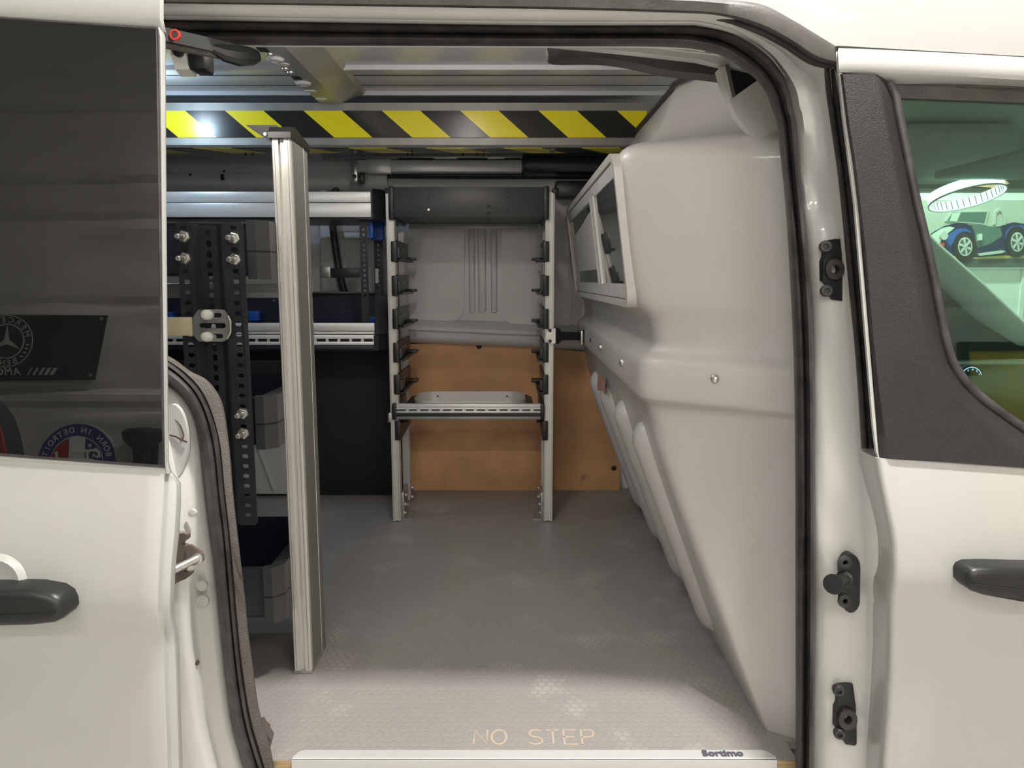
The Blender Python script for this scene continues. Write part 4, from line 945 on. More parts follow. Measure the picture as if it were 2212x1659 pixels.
# ================================================================ open case rack at the far side
rk = thing('case_rack', (-.13, 1.28, 0), 'open silver case rack with black side runners and black top tray against the far wall', 'rack')
RY0, RY1 = 1.15, 1.405
xL = P(841, 800, y=RY0).x; xL2 = P(859, 800, y=RY0).x; xR = P(1176, 800, y=RY0).x; xR2 = P(1196, 800, y=RY0).x
zt_ = P(840, 415, y=RY0).z
for (a, b) in ((xL, xL2), (xR, xR2)):
    p_ = part('front_post', post_profile(a, b, RY0, RY0+.035, 0.003, zt_, .34, .005), 'alu', rk, 'silver front post')
    part('groove_line', MB().box(a+.004, a+.005, RY0-.0006, RY0+.001, .01, zt_).box(b-.005, b-.004, RY0-.0006, RY0+.001, .01, zt_), 'alu_dull', p_)
    part('rear_post', post_profile(a, b, RY1-.03, RY1, 0.003, zt_-.1, .34, .005), 'alu', rk)
    part('side_channel', MB().box((a+b)/2-.004, (a+b)/2+.004, RY0+.035, RY1-.03, .003, .06), 'alu_dull', rk)
    s = 1 if a < -.2 else -1
    xi = b+.004 if s > 0 else a-.004
    br = part('foot_bracket', MB().box(xi-.004, xi+.004, RY0+.02, RY0+.10, 0.0, .09, .002).box(xi-.004, xi+s*.028, RY0+.02, RY0+.10, 0, .004), 'zinc_plate', rk)
    for (yy, zz2) in ((RY0+.03, .02), (RY0+.04, .045), (RY0+.06, .07), (RY0+.085, .03), (RY1-.05, .02), (RY1-.04, .05)):
        part('bolt', MB().lathe((xi+s*.003, yy, zz2), (s, 0, .1), [(0, .007), (.004, .0065), (.0085, .003), (.009, 0)], 10), 'zinc', br)
# top tray
tz0 = P(850, 469, y=RY0-.01).z; tz1 = P(850, 404, y=RY0-.01).z
tx0 = P(849, 430, y=RY0-.01).x; tx1 = P(1176, 430, y=RY0-.01).x
tt = part('top_tray', MB().box(tx0, tx1, RY0-.012, RY0-.008, tz0, tz1, .001).box(tx0, tx1, RY0-.01, RY1, tz0, tz0+.003).box(tx0, tx1, RY1-.003, RY1, tz0, tz1), 'dark_plastic', rk, 'black perforated top tray')
for (a, b) in ((tx0-.014, tx0+.002), (tx1-.002, tx1+.014)):
    part('end_cap', MB().box(a, b, RY0-.016, RY1, tz0-.008, tz1+.003, .004), 'black_plastic', tt)
part('rear_rail', MB().box(tx0+.01, tx1-.01, RY1-.006, RY1+.006, tz0-.016, tz0-.002, .001).box(tx0+.01, tx1-.01, RY1-.008, RY1-.005, tz0-.010, tz0-.008), 'alu_dull', tt)
for s, xx in ((1, P(836, 410, y=RY0).x), (-1, P(1199, 410, y=RY0).x)):
    part('post_cap', MB().box(xx-.008, xx+.012, RY0-.006, RY0+.04, zt_-.004, zt_+.012, .005), 'black_plastic', rk)
for (a, b, r, m) in ((866, 426, .0032, 0), (866, 439.5, .0032, 0), (866, 453, .0032, 0), (926, 426, .0032, 0), (926, 440, .0032, 0), (926, 453, .0036, 1), (1097, 426, .0032, 0), (1097, 440, .0032, 0), (1097, 454, .003, 0), (1158, 427, .0028, 0), (1158, 440, .0028, 0), (1158, 454, .0034, 0)):
    part('rivet' if m else 'punched_hole', MB().lathe(P(a, b, y=RY0-.012), (0, -1, 0), [(-.001, r), (.0008, r*.9), (.0009, 0)], 12), 'zinc' if m else 'black_matte', tt)
for (a, b) in ((1055, 446), (1055, 460)): part('square_hole', fbox(a-4, a+4, b-3, b+3, RY0-.0132, RY0-.011, 0), 'black_matte', tt)
for i, (px, py) in enumerate(((900, 471), (910, 479), (916, 484), (945, 471), (952, 479), (1056, 472), (1058, 479), (1060, 485), (1168, 472), (1166, 479))):
    q = P(px, py, z=tz0); part('base_slot', MB().box(q.x-.004, q.x+.004, q.y-.003, q.y+.003, tz0-.0006, tz0), 'black_matte', tt)
# runners: an L-section guide on each side at every level
for (p0, p1) in ((520, 566), (598, 636), (668, 709), (736, 786), (802, 858), (906, 953)):
    z1_ = P(850, p0, y=RY0).z; z0_ = P(850, p1, y=RY0).z; zm = (z0_+z1_)/2; hh = (z1_-z0_)/2
    low = p0 > 900
    for s in (1, -1):
        xp = xL2 if s > 0 else xR
        o_ = lambda v: xp+s*v
        pr = [(RY0-.004, zm+.028), (RY0+.01, zm+.033), (RY1-.01, zm+.033), (RY1-.01, zm-.018), (RY0+.004, zm-.033), (RY0-.004, zm-.028)]
        r = part('runner', MB().prism(pr, min(o_(0), o_(.005)), max(o_(0), o_(.005)), 'x'), 'black_plastic', rk, 'black plastic side runner')
        part('runner_end', MB().box(o_(-.012), o_(.006), RY0-.007, RY0+.004, zm-.031, zm+.030, .003), 'black_plastic', r)
        if not low:
            part('ledge', MB().box(o_(.003), o_(.020), RY0+.0, RY1-.01, zm-.028, zm-.024, .001).box(o_(.018), o_(.021), RY0, RY1-.012, zm-.028, zm-.019).box(o_(.003), o_(.034), RY1-.06, RY1-.01, zm-.022, zm-.012, .002), 'black_plastic', r)
            part('block', MB().box(o_(.004), o_(.013), RY0+.002, RY0+.05, zm-.02, zm+.012, .002), 'dark_plastic', r)
            for yy in (RY0+.09, RY0+.14): part('screw', MB().lathe((o_(.005), yy, zm+.008), (s, 0, 0), [(0, .004), (.002, .003), (.0022, 0)], 10), 'zinc', r)
        else:
            part('ledge', MB().box(o_(.003), o_(.022), RY0+.02, RY1-.01, zm+.018, zm+.022, .001), 'black_plastic', r)
# pull-out carrier frame
cz1 = P(900, 873, y=RY0-.012).z; cz0 = P(900, 905, y=RY0-.012).z; ch = cz1-cz0
cx0 = P(856, 890, y=RY0-.012).x; cx1 = P(1168, 890, y=RY0-.012).x; yc = RY0-.012
cf = part('carrier_frame', MB().box(cx0, cx1, yc, yc+.02, cz1-ch*.30, cz1, .002), 'alu_bar', rk, 'silver carrier frame with slotted front')
part('front_bar', MB().box(cx0, cx1, yc-.001, yc+.02, cz1-ch*.60, cz1-ch*.46, .001).box(cx0, cx1, yc-.001, yc+.02, cz1-ch*.36, cz1-ch*.28, .001), 'alu_bar', cf)
part('rail_groove', MB().box(cx0, cx1, yc+.004, yc+.02, cz1-ch*.48, cz1-ch*.34), 'black_plastic', cf)
for k in range(13):
    x = cx0+(cx1-cx0)*(.065+k*.0785)
    part('rail_tooth', MB().box(x, x+.010, yc, yc+.006, cz1-ch*.48, cz1-ch*.34), 'alu_bar', cf)
part('dark_bar', MB().box(cx0, cx1, yc+.002, yc+.02, cz0+ch*.14, cz1-ch*.62), 'black_plastic', cf)
part('lower_bar', MB().box(cx0, cx1, yc, yc+.02, cz0-.002, cz0+ch*.15, .001), 'alu_dull', cf)
for (a, b) in ((cx0-.013, cx0+.001), (cx1-.001, cx1+.012)): part('end_cap', MB().box(a, b, yc-.004, RY1-.05, cz0-.003, cz1+.002, .004), 'black_plastic', cf)
rx0, rx1, ry0, ry1 = cx0+.045, cx1-.045, RY0+.02, RY1-.03
lp = rrect(rx0, rx1, ry0, ry1, .055, 8); inn = rrect(rx0+.004, rx1-.004, ry0+.004, ry1-.004, .051, 8)
part('ring_band', MB().prism(lp, cz1-.042, cz1+.004, 'z', [inn]), 'alu', cf, 'bright rounded aluminium band', angle=50)
for (a, b) in ((cx0, rx0+.012), (rx1-.012, cx1)):
    part('corner_arm', MB().box(a, b, RY0+.015, RY1-.02, cz1-.012, cz1-.004, .002), 'black_plastic', cf) if False else None
for s, xx in ((1, rx0), (-1, rx1)):
    arcp = [Vector((xx+s*(.05-.062*math.cos(t)), ry1-.05+.062*math.sin(t), cz1-.012)) for t in [i*math.pi/2/8 for i in range(9)]]
    part('corner_arm', MB().tube(arcp, .008, 6, up=(0, 0, 1)), 'black_plastic', cf, angle=60)
    part('side_arm', MB().box(xx-s*.022, xx-s*.004, RY0+.01, RY1-.08, cz1-.02, cz1-.004, .002), 'black_plastic', cf)
part('ring_rivets', MB().cyl((rx0+.06, ry1-.006, cz1-.012), (rx0+.06, ry1-.0085, cz1-.012), .003).cyl((rx1-.06, ry1-.006, cz1-.012), (rx1-.06, ry1-.0085, cz1-.012), .003).cyl((rx0+.06, ry1-.006, cz1-.034), (rx0+.06, ry1-.0085, cz1-.034), .003).cyl((rx1-.06, ry1-.006, cz1-.034), (rx1-.06, ry1-.0085, cz1-.034), .003), 'dark_plastic', cf)
part('latch', MB().box(xL-.008, xL+.002, RY0-.004, RY0+.02, P(840, 912, y=RY0).z, P(840, 892, y=RY0).z, .002), 'zinc', rk)

# ================================================================ hazard striped roof box
BY = 1.10
zA, zB, zC, zD = [P(1000, q, y=BY).z for q in (222, 239, 297, 318)]
rb = thing('roof_box', (-.9, BY+.05, zD), 'long roof mounted box with yellow and black hazard stripes', 'storage box')
HZ0 = 0
xa_, xb_ = -2.3, .385
part('box_body', MB().prism([(BY, zA), (BY, zB), (BY+.003, zB), (BY+.003, zC), (BY, zC), (BY-.002, zC-.002), (BY-.002, zD+.006), (BY+.004, zD), (BY+.10, zD), (BY+.10, zA)], xa_, xb_, 'x'), 'alu_dull', rb, 'satin metal box with flanged rims', angle=20)
q = P(655, 240, y=BY)-ORG['roof_box']
HZ0 = -((q.x)/.2235-.9*(BY-ORG['roof_box'].y)/.2235+1.16*(zB-ORG['roof_box'].z)/.2235)
hazard()
part('stripe_band', MB().box(xa_, xb_, BY+.0005, BY+.004, zC, zB), 'hazard_tape', rb, 'yellow and black striped band')
part('stripe_band', MB().box(xa_, xb_, BY+.008, BY+.095, zD-.0015, zD+.001), 'hazard_tape', rb)
part('joint_clip', MB().box(P(1195, 320, y=BY).x-.006, P(1195, 320, y=BY).x+.006, BY+.02, BY+.09, zD-.004, zD, .001), 'alu_dull', rb)
for px in (530, 545, 880, 890, 1000, 1030, 1045): part('screw_tip', MB().cyl((P(px, 331, y=BY+.09).x, BY+.092, zD+.001), (P(px, 331, y=BY+.09).x, BY+.092, zD-.008), .003, n=8), 'black_matte', rb)

# ================================================================ retaining straps
ls = thing('retaining_strap', tuple(P(455, 740, y=.14)), 'short cream strap with a slotted silver plate bolted to the perforated upright', 'strap')
yv = .150
pl_pts = [(417, 685), (428, 669), (470, 668), (484, 670), (493, 683), (497, 694), (497, 718), (490, 733), (482, 738), (430, 738), (417, 724)]
def slot(a0, a1, b0, b1, y): A = P(a0, b0, y=y); B = P(a1, b1, y=y); return rrect(A.x, B.x, B.z, A.z, (A.z-B.z)*.49, 4)
pt = part('plate', MB().prism(onpl(pl_pts, yv), yv, yv+.003, 'y', [slot(432, 479, 676, 686, yv), slot(430, 488, 698, 709, yv), slot(435, 482, 721, 731, yv)]), 'zinc_plate', ls, 'slotted silver plate')
part('plate_lip', MB().tube([P(a, b, y=yv-.002) for a, b in ((493, 682), (498, 694), (498, 718), (491, 732))], .0018, 6), 'zinc', pt)
for b in (680, 727):
    part('knob', MB().lathe(P(451, b, y=yv+.002), (-.05, -1, .05), [(-.004, .008), (.006, .009), (.012, .0085), (.016, .006), (.0175, .002), (.018, 0)], 18), 'white_plastic', ls, 'white domed nut')
for (txt, py) in (('Sortimo', 697), ('Sortimo', 716)):
    vs, fs = textmesh(txt, .0095, Matrix.Translation(P(457, py, y=yv-.0004)) @ Matrix.Rotation(math.radians(90), 4, 'X'), .0002)
    part('stamped_lettering', MB().add(vs, fs), 'zinc', pt)
A = P(330, 685, y=yv+.004); B = P(418, 725, y=yv+.004)
part('webbing', MB().box(A.x, B.x, yv+.001, yv+.005, B.z, A.z, .001), 'strap_web', ls, 'cream webbing')
rs = thing('retaining_strap', tuple(P(1225, 745, y=1.14)), 'black strap with slotted ends tying the case rack to the bulkhead', 'strap')
ya_ = 1.135; e1 = P(1272, 728, x=.222)
def sp3(px, t): return None
q0 = P(1186, 726, y=ya_)
zc_ = q0.z
def spx(px, py):
    # strap lies in a vertical plane from the rack post to the bulkhead rail
    A_ = q0; B_ = Vector((.216, ya_+.07, zc_)); d = B_-A_; n = Vector((d.y, -d.x, 0)); r = ray(px, py); t = (A_-CAM).dot(n)/r.dot(n); return CAM+r*t
pts = [(1196, 708), (1206, 708), (1213, 716), (1252, 718), (1256, 713), (1266, 713), (1266, 741), (1256, 741), (1252, 735), (1213, 735), (1206, 743), (1196, 743)]
f = [spx(*p) for p in pts]; m_ = MB(); n = len(f)
tri = tessellate_polygon([[Vector((p.x*1, p.z, 0)) for p in f]])
th = Vector((.0006, -.002, 0))
m_.add(f+[p+th for p in f], [tuple(t) for t in tri]+[tuple(n+i for i in reversed(t)) for t in tri]+[(i, (i+1) % n, n+(i+1) % n, n+i) for i in range(n)])
part('strap_body', m_, 'black_plastic', rs, 'black strap')
g_ = lambda a, b: (P(a, b, y=ya_+.004).x, P(a, b, y=ya_+.004).z)
pp = part('plate', MB().prism([g_(*p) for p in ((1200, 709), (1186, 711), (1180, 719), (1179, 731), (1185, 741), (1200, 742))], ya_, ya_+.004), 'zinc', rs, 'silver end plate')
for b in (714, 737): part('screw', MB().lathe(P(1188, b, y=ya_), (0, -1, 0), [(0, .0055), (.003, .005), (.0032, 0)], 12), 'black_plastic', pp)
part('hook_plate', MB().box(.212, .219, ya_+.04, ya_+.09, spx(1266, 741).z-.002, spx(1266, 715).z+.003, .001), 'zinc', rs, 'silver hook plate')

# ================================================================ lamps inside the cargo bay
lw = .03
wl_ = thing('cargo_lamp', tuple(P(405, 155, y=lw)), 'small white and black cargo lamp hanging behind the door guide arm', 'lamp')
z0_, z1_ = P(400, 154, y=lw).z, P(400, 96, y=lw).z
ax0, ax1, ax2 = P(369, 120, y=lw).x, P(401, 120, y=lw).x, P(438, 120, y=lw).x
part('housing', MB().prism([(lw, z1_+.02), (lw, z0_+.022), (lw+.012, z0_+.006), (lw+.03, z0_), (lw+.045, z0_+.006), (lw+.045, z1_+.02)], ax0, ax1, 'x'), 'white_plastic', wl_, 'white lamp housing', angle=30)
part('sensor_block', MB().box(ax1, ax2, lw+.004, lw+.045, z0_+.004, z1_+.02, .005), 'black_plastic', wl_, 'black sensor block')
part('knob', MB().lathe(P(387, 112, y=lw), (0, -1, 0), [(0, .008), (.004, .008), (.005, .006), (.005, 0)], 16), 'black_plastic', wl_)
part('stem', MB().box(ax0+.004, ax1-.004, lw+.01, lw+.04, z1_+.015, 1.112), 'white_plastic', wl_)
part('lens', MB().box(ax0+.003, ax2-.003, lw+.044, lw+.048, z0_+.008, z1_+.01, .001), 'lamp_white', wl_, 'white lamp lens')
lt_ = area('cargo_lamp_light', ((ax0+ax2)/2, lw+.053, (z0_+z1_)/2), .04, .025, .30, (1, .93, .84))
lt_.rotation_euler = Vector((.25, .87, -.44)).to_track_quat('-Z', 'Y').to_euler()
hx, hy2 = -.16, .34  # dome lamp added out of view to carry most of the cargo lamp's light
hl = thing('roof_lamp', (hx, hy2, RZ-.035), 'added white dome lamp, out of view under the van roof behind the doorway header', 'lamp', 'van roof lamps')
part('base', MB().lathe((hx, hy2, RZ), (0, 0, -1), [(0, .04), (.012, .04), (.016, .034), (.016, 0)], 28), 'white_plastic', hl)
part('lens', MB().lathe((hx, hy2, RZ-.015), (0, 0, -1), [(0, .032), (.008, .030), (.013, .02), (.014, 0)], 24), 'lamp_white', hl, 'white lamp lens')
pl4 = bpy.data.lights.new('added_dome_light', 'POINT'); pl4.energy = 1.7; pl4.color = (1, .93, .84); pl4.shadow_soft_size = .022
po4 = bpy.data.objects.new('added_dome_light', pl4); COL.objects.link(po4); po4.location = (hx, hy2, RZ-.06)
rlx, rly = -.97, .86
ll = thing('roof_lamp', (rlx, rly, RZ-.035), 'round cool white lamp under the van roof behind the sliding door', 'lamp', 'van roof lamps')
part('base', MB().lathe((rlx, rly, RZ), (0, 0, -1), [(0, .05), (.012, .05), (.016, .044), (.016, 0)], 28), 'white_plastic', ll)
part('lens', MB().lathe((rlx, rly, RZ-.015), (0, 0, -1), [(0, .042), (.008, .040), (.013, .028), (.014, 0)], 24), 'led', ll, 'cool white lamp lens')
pl3 = bpy.data.lights.new('roof_lamp_light', 'POINT'); pl3.energy = 1.25; pl3.color = (.58, .79, 1.0); pl3.shadow_soft_size = .022
po = bpy.data.objects.new('roof_lamp_light', pl3); COL.objects.link(po); po.location = (rlx, rly, RZ-.06)

# ================================================================ things seen through and in the windows
pw = thing('car_poster', (2.62, FARY-.02, .82), 'framed poster print of a dark blue open roadster on the far garage wall', 'poster')
PYY = FARY-.03
def pq(px, py): q = P(px, py, y=PYY); return (q.x, q.z)
part('board', MB().box(pq(1940, 500)[0], pq(2330, 500)[0], PYY, FARY-.001, pq(2000, 578)[1], pq(2000, 432)[1]), 'sky_print', pw)
lay = [PYY-.0004]
def pr(pts, m, name='print'):
    lay[0] -= .0006; part(name, MB().prism([pq(a, b) for a, b in pts], lay[0], PYY), m, pw)
pr([(1940, 578), (2330, 578), (2330, 556), (1940, 562)], 'road_print', 'road_print')
pr([(2060, 560), (2330, 553), (2330, 546), (2090, 548), (2050, 553)], 'kerb_print', 'kerb_print')
pr([(1994, 525), (2000, 512), (2018, 500), (2040, 488), (2065, 482), (2085, 483), (2100, 489), (2112, 500), (2126, 492), (2160, 489), (2172, 484), (2190, 480), (2215, 484), (2250, 500), (2260, 530), (2240, 552), (2165, 552), (2110, 556), (2050, 552), (2020, 545), (2000, 540)], 'car_navy', 'car_body_print')
pr([(2004, 520), (2014, 505), (2034, 493), (2050, 489), (2062, 492), (2052, 500), (2036, 512), (2028, 530), (2010, 535)], 'pale_print', 'stripe_print')
pr([(2040, 518), (2052, 503), (2068, 494), (2086, 494), (2098, 502), (2088, 505), (2070, 510), (2058, 526), (2050, 532)], 'car_blue', 'wing_print')
pr([(2170, 520), (2172, 500), (2184, 489), (2206, 486), (2218, 494), (2200, 500), (2188, 510), (2180, 530)], 'car_blue', 'wing_print')
pr([(2096, 486), (2130, 488), (2160, 492), (2164, 510), (2140, 526), (2112, 536), (2106, 520), (2104, 502)], 'car_green', 'door_print')
pr([(2040, 478), (2054, 456), (2136, 455), (2128, 487), (2118, 484)], 'chrome_print', 'windscreen_print')
pr([(2045, 477), (2057, 459), (2131, 458), (2125, 483), (2110, 481)], 'car_green', 'windscreen_print')
pr([(2056, 460), (2074, 459), (2066, 478), (2050, 477)], 'pale_print', 'windscreen_print')
pr([(2144, 485), (2147, 458), (2156, 450), (2165, 452), (2171, 470), (2171, 486), (2167, 486), (2166, 470), (2161, 457), (2156, 456), (2151, 462), (2149, 486)], 'chrome_print', 'hoop_print')
for (cx, cy, rx, ry) in ((2083, 533, 25, 33), (2194, 523, 23, 34)):
    pr([(cx+rx*math.cos(t*.2618), cy+ry*math.sin(t*.2618)) for t in range(24)], 'tyre_print', 'tyre_print')
    pr([(cx+rx*.62*math.cos(t*.2618), cy+ry*.62*math.sin(t*.2618)) for t in range(24)], 'chrome_print', 'wheel_print')
    pr([(cx+rx*.52*math.cos(t*.2618), cy+ry*.52*math.sin(t*.2618)) for t in range(24)], 'road_print', 'wheel_print')
    for k in range(6):
        a = k*math.pi/3+.3; c_, s_ = math.cos(a), math.sin(a)
        pr([(cx-s_*1.6, cy+c_*2), (cx+rx*.52*c_-s_*2.2, cy+ry*.52*s_+c_*2.8), (cx+rx*.52*c_+s_*2.2, cy+ry*.52*s_-c_*2.8), (cx+s_*1.6, cy-c_*2)], 'chrome_print', 'spoke_print')
pr([(2036+8*math.cos(t*.5236), 509+10*math.sin(t*.5236)) for t in range(12)], 'chrome_print', 'headlamp_print')
pr([(2033+3.5*math.cos(t*.5236), 529+4*math.sin(t*.5236)) for t in range(12)], 'red', 'indicator_print')
pr([(2108, 548), (2160, 541), (2168, 543), (2160, 547), (2112, 553)], 'chrome_print', 'exhaust_print')
pr([(2109, 506), (2117, 505), (2117, 519), (2109, 520)], 'pale_print', 'vent_print')
# ring lamp and warm lens under the cab roof
rc = P(2087, 420, y=1.0)
rl = thing('ring_lamp', tuple(rc), 'glowing white ring lamp under the cab roof', 'lamp')
tilt = Matrix.Translation(rc) @ Matrix.Rotation(math.radians(-8), 4, 'Y') @ Matrix.Rotation(math.radians(-20), 4, 'X')
def ringmesh(ra, rb, z0, z1, n=48):
    vs = []; fs = []
    for (r, z) in ((ra, z0), (ra, z1), (rb, z1), (rb, z0)):
        for i in range(n): vs.append(tilt @ Vector((r*math.cos(6.28318*i/n), r*.8*math.sin(6.28318*i/n), z)))
    for k in range(4):
        for i in range(n): fs.append((k*n+i, k*n+(i+1) % n, ((k+1) % 4)*n+(i+1) % n, ((k+1) % 4)*n+i))
    return MB().add(vs, fs)
part('light_ring', ringmesh(.092, .098, -.010, .016), 'ring_led', rl)
part('rim', ringmesh(.098, .101, -.013, -.009), 'white_plastic', rl)
for k in range(36):
    a = 2*math.pi*k/36
    part('rib', MB().cyl(tilt @ Vector((.0915*math.cos(a), .0915*.8*math.sin(a), -.010)), tilt @ Vector((.0915*math.cos(a), .0915*.8*math.sin(a), .015)), .0014, n=5), 'zinc_plate', rl)
part('ceiling_mount', MB().box(rc.x-.16, rc.x+.16, rc.y+.03, rc.y+.16, rc.z+.045, rc.z+.20, .02), 'headliner', rl)
part('warm_lens', MB().prism([(P(a, b, y=1.05).x, P(a, b, y=1.05).z) for a, b in ((2105, 398), (2115, 384), (2140, 378), (2165, 384), (2181, 396), (2160, 403))], 1.05, 1.08), 'orange_lens', rl, 'warm amber lamp lens')
# glowing dial behind the glass, stands in for a reflection in the door window
gc = P(2096, 815, y=.9)
dl = thing('mirrored_dial', tuple(gc), 'small blue glowing dial standing in for a reflection in the front door glass', 'gauge')
def dp(a, r): return Vector((gc.x+r*math.cos(math.radians(a)), gc.y-.004, gc.z+r*math.sin(math.radians(a))))
part('dial_face', MB().cyl(gc, gc+Vector((0, .01, 0)), .034, n=28), 'dash', dl)
part('dial_arc', MB().tube([dp(a, .028) for a in range(-20, 161, 10)], .0009, 5), 'gauge', dl)
for k, ch in enumerate('765432'):
    a = -10+32*k; c_ = dp(a, .0225)
    vs, fs = textmesh(ch, .008, Matrix.Translation(c_+Vector((0, -.001, -.003))) @ Matrix.Rotation(math.radians(90), 4, 'X'), .0002)
    part('numeral', MB().add(vs, fs), 'gauge', dl)

# ---- on the wall behind the photographer (mirrored in the dark glass)
WY = BACKY+.055
RX = Matrix.Rotation(math.radians(90), 4, 'X')
def wallM(x, z, lift=.0): return Matrix.Translation((x, WY+lift, z)) @ Matrix.Rotation(math.pi, 4, 'Z') @ RX
bn = thing('wall_banner', (-2.4, WY, .80), 'black banner with silver MERCEDES-BENZ star ring and AMG lettering on the back wall', 'banner')
# x axis on this wall runs right-to-left when one faces it
part('cloth', MB().prism([(-1.79, 1.10), (-1.835, .815), (-3.05, .80), (-3.05, 1.105)], WY-.012, WY, 'y'), 'banner_black', bn)
bx, bz, br_ = -2.225, .985, .085
def ring_xz(cx, cz, r0, r1, y0, y1, n=40): return MB().prism(circ(cx, cz, r1, n), y0, y1, 'y', [circ(cx, cz, r0, n)])
part('badge_ring', ring_xz(bx, bz, .112, .116, WY, WY+.002), 'silver_ink', bn)
part('badge_ring', ring_xz(bx, bz, .073, .078, WY, WY+.002), 'silver_ink', bn)
star = []
for k in range(3):
    a = math.radians(90+120*k); star.append((bx+.073*math.cos(a), bz+.073*math.sin(a))); a2 = a+math.radians(60); star.append((bx+.013*math.cos(a2), bz+.013*math.sin(a2)))
part('star', MB().prism(star, WY, WY+.002), 'silver_ink', bn)
def arctext(word, cx, cz, r, a0, a1, size, lift, m, parent, name, bottom=False):
    """letters spread along an arc, read by someone facing the wall (whose right is -x)"""
    mb = MB()
    for i, ch in enumerate(word):
        if ch == ' ': continue
        a = math.radians(a0+(a1-a0)*i/(len(word)-1)); rot = a-math.pi/2 if not bottom else a+math.pi/2
        Mx = wallM(cx, cz, lift) @ Matrix.Translation((r*math.cos(a), r*math.sin(a), 0)) @ Matrix.Rotation(rot, 4, 'Z') @ Matrix.Translation((0, -size*.35, 0))
        vs, fs = textmesh(ch, size, Mx, .0004, offset=.0004); mb.add(vs, fs)
    part(name, mb, m, parent)
arctext('MERCEDES', bx, bz, .095, 160, 20, .036, .002, 'silver_ink', bn, 'lettering')
arctext('BENZ', bx, bz, .095, 245, 295, .036, .002, 'silver_ink', bn, 'lettering', bottom=True)
for a in (190, 200, 212, 225, 315, 328, 340, 350):
    c_ = (bx-.095*math.cos(math.radians(a)), bz+.095*math.sin(math.radians(a)))
    part('laurel_leaf', MB().prism(circ(c_[0], c_[1], .008, 10, .004), WY, WY+.002), 'silver_ink', bn)
for k in range(5):
    x = -1.995-.0001-.018*k*1.0; wd = .030-.005*k
    part('amg_stripe', MB().prism([(x-.04*(.0)-.032*k*.3, .868), (x-wd*.55-.032*k*.3, .868), (x-wd*.55-.032*k*.3-.018, .836), (x-.032*k*.3-.018, .836)], WY, WY+.002), 'silver_ink', bn)
vs, fs = textmesh('AMG', .046, wallM(-2.155, .836, .002), .0004, align='LEFT', shear=.25, offset=.001, spacing=1.15)
part('lettering', MB().add(vs, fs), 'silver_ink', bn)
for (a, b) in ((-1.81, 1.085), (-1.85, .835)): part('eyelet', MB().cyl((a, WY, b), (a, WY+.004, b), .008, n=12), 'zinc', bn)
# round sign
fx, fz = -1.895, .452
fs_ = thing('round_sign', (fx, WY, fz-.175), 'round navy metal sign reading BORN IN DETROIT with a Ford script and stars', 'sign')
part('disc', MB().cyl((fx, WY-.01, fz), (fx, WY, fz), .175, n=48), 'silver_ink', fs_)
part('navy_ring', ring_xz(fx, fz, .118, .170, WY, WY+.001), 'ford_navy', fs_)
def half(x0, x1, m, nm):
    pts = []
    for k in range(21):
        xx = x0+(x1-x0)*k/20; pts.append((fx+xx, fz+math.sqrt(max(.112**2-xx*xx, 0))))
    for k in range(21):
        xx = x1+(x0-x1)*k/20; pts.append((fx+xx, fz-math.sqrt(max(.112**2-xx*xx, 0))))
    part(nm, MB().prism(pts, WY, WY+.002), m, fs_)
half(-.111, -.035, 'flag_red', 'flag_field'); half(-.035, .035, 'flag_white', 'flag_field'); half(.035, .111, 'ford_navy', 'flag_field')
# navy field is on the reader's left: +x; stars there
for (a, b) in ((.055, .075), (.082, .058), (.05, .045), (.075, .032), (.1, .03), (.09, .005)):
    s5 = []
    for k in range(10):
        r = .011 if k % 2 == 0 else .0045; t = math.radians(90+36*k); s5.append((fx+a+r*math.cos(t), fz+b+r*math.sin(t)))
    part('star', MB().prism(s5, WY, WY+.0035), 'flag_white', fs_)
arctext('BORN IN DETROIT', fx, fz, .144, 165, 15, .034, .0015, 'flag_white', fs_, 'lettering')
# script: flowing single strokes, x to the reader's right
def script(strokes, cx, cz, sc, wd):
    mb = MB()
    for s in strokes:
        pts = catmull([(p[0], p[1], 0) for p in s], 6)
        q = [Vector((cx-p.x*sc, WY+.0045, cz+p.y*sc)) for p in pts]
        mb.tube(q, wd, 6, up=(0, 1, 0), sx=1, sy=.4)
    return mb
FORD = [[(-1.05, .30), (-1.2, .42), (-1.1, .62), (-.7, .66), (-.2, .58), (.2, .60)], [(-.55, .62), (-.6, .2), (-.75, -.25), (-1.0, -.38), (-1.2, -.25)], [(-.95, .12), (-.6, .18), (-.35, .2)],
        [(-.2, .1), (-.38, -.05), (-.3, -.3), (-.1, -.25), (-.02, 0), (-.18, .12), (.1, .02), (.2, .08)], [(.2, .1), (.22, -.28), (.26, -.05), (.4, .1), (.52, .05)], [(.95, .05), (.75, .12), (.62, -.1), (.72, -.3), (.92, -.15), (1.1, .6), (1.0, .0), (1.05, -.28), (1.25, -.2)]]
part('script', script(FORD, fx, fz+.0, .082, .0062), 'flag_white', fs_, 'white script lettering')
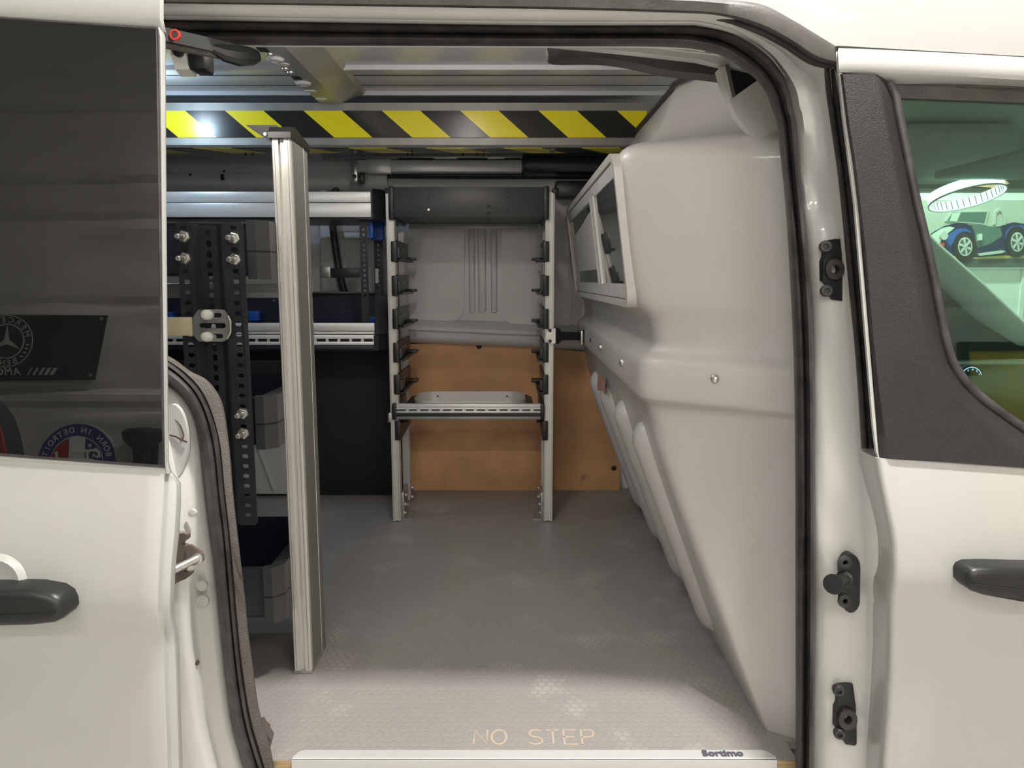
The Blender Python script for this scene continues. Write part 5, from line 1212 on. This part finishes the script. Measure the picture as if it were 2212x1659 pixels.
# black ornament and chair in the mirrored view
on = thing('wall_ornament', (-1.60, WY, .36), 'glossy black sculpted cup shaped ornament on the back wall', 'ornament')
part('bowl', MB().lathe((-1.60, WY+.02, .50), (0, 0, 1), [(0, .03), (.02, .05), (.05, .078), (.085, .085), (.10, .07), (.108, .0)], 20), 'black_plastic', on)
part('stem', MB().lathe((-1.60, WY+.02, .34), (0, 0, 1), [(0, .05), (.04, .045), (.09, .032), (.13, .036), (.17, .04)], 16), 'black_plastic', on)
part('backplate', MB().box(-1.65, -1.55, WY-.03, WY, .34, .56, .01), 'black_plastic', on)
ch = thing('office_chair', (-1.42, -1.35, GROUND), 'black high back chair with red piping behind the photographer', 'chair')
def chair_back():
    m = MB(); cx, cy = -1.50, -1.35
    loop = catmull([(p[0], p[1], 0) for p in [(-.24, -.25), (-.25, .1), (-.20, .34), (-.08, .42), (.08, .42), (.20, .34), (.25, .1), (.24, -.25)]], 4)
    return loop
bcx, bcz = -1.62, .28
lp2 = [(bcx+p.x, bcz+p.y) for p in chair_back()]
part('backrest', MB().prism(lp2, -1.42, -1.34), 'chair_black', ch)
part('piping', MB().tube([Vector((a, -1.335, b)) for a, b in lp2], .008, 6), 'chair_red', ch)
part('seat', MB().box(bcx-.25, bcx+.25, -1.75, -1.36, -.18, -.08, .04, 3), 'chair_black', ch)
part('column', MB().cyl((bcx, -1.56, -.56), (bcx, -1.56, -.18), .03), 'dark_steel', ch)
for k in range(5):
    a = 2*math.pi*k/5; ex = Vector((bcx+.28*math.cos(a), -1.56+.28*math.sin(a), -.565))
    lg = part('leg', MB().tube([(bcx, -1.56, -.53), ex], [.025, .016], 8), 'dark_steel', ch)
    part('castor', MB().cyl(ex+Vector((-.012, 0, -.028)), ex+Vector((.012, 0, -.028)), .027, n=14), 'black_plastic', lg)
# amber board whose reflection lies on the front door glass
am = thing('amber_board', (2.7, WY, .17), 'amber yellow panel in a dark frame on the back wall', 'wall panel')
part('panel', MB().box(2.12, 3.3, WY-.02, WY, .2, .95), 'amber', am)
for (a, b, c_, d_) in ((2.085, 2.125, .17, .985), (3.29, 3.33, .17, .985), (2.125, 3.29, .945, .985), (2.125, 3.29, .17, .205)): part('frame_bar', MB().box(a, b, WY-.02, WY+.02, c_, d_, .004), 'dark_steel', am)
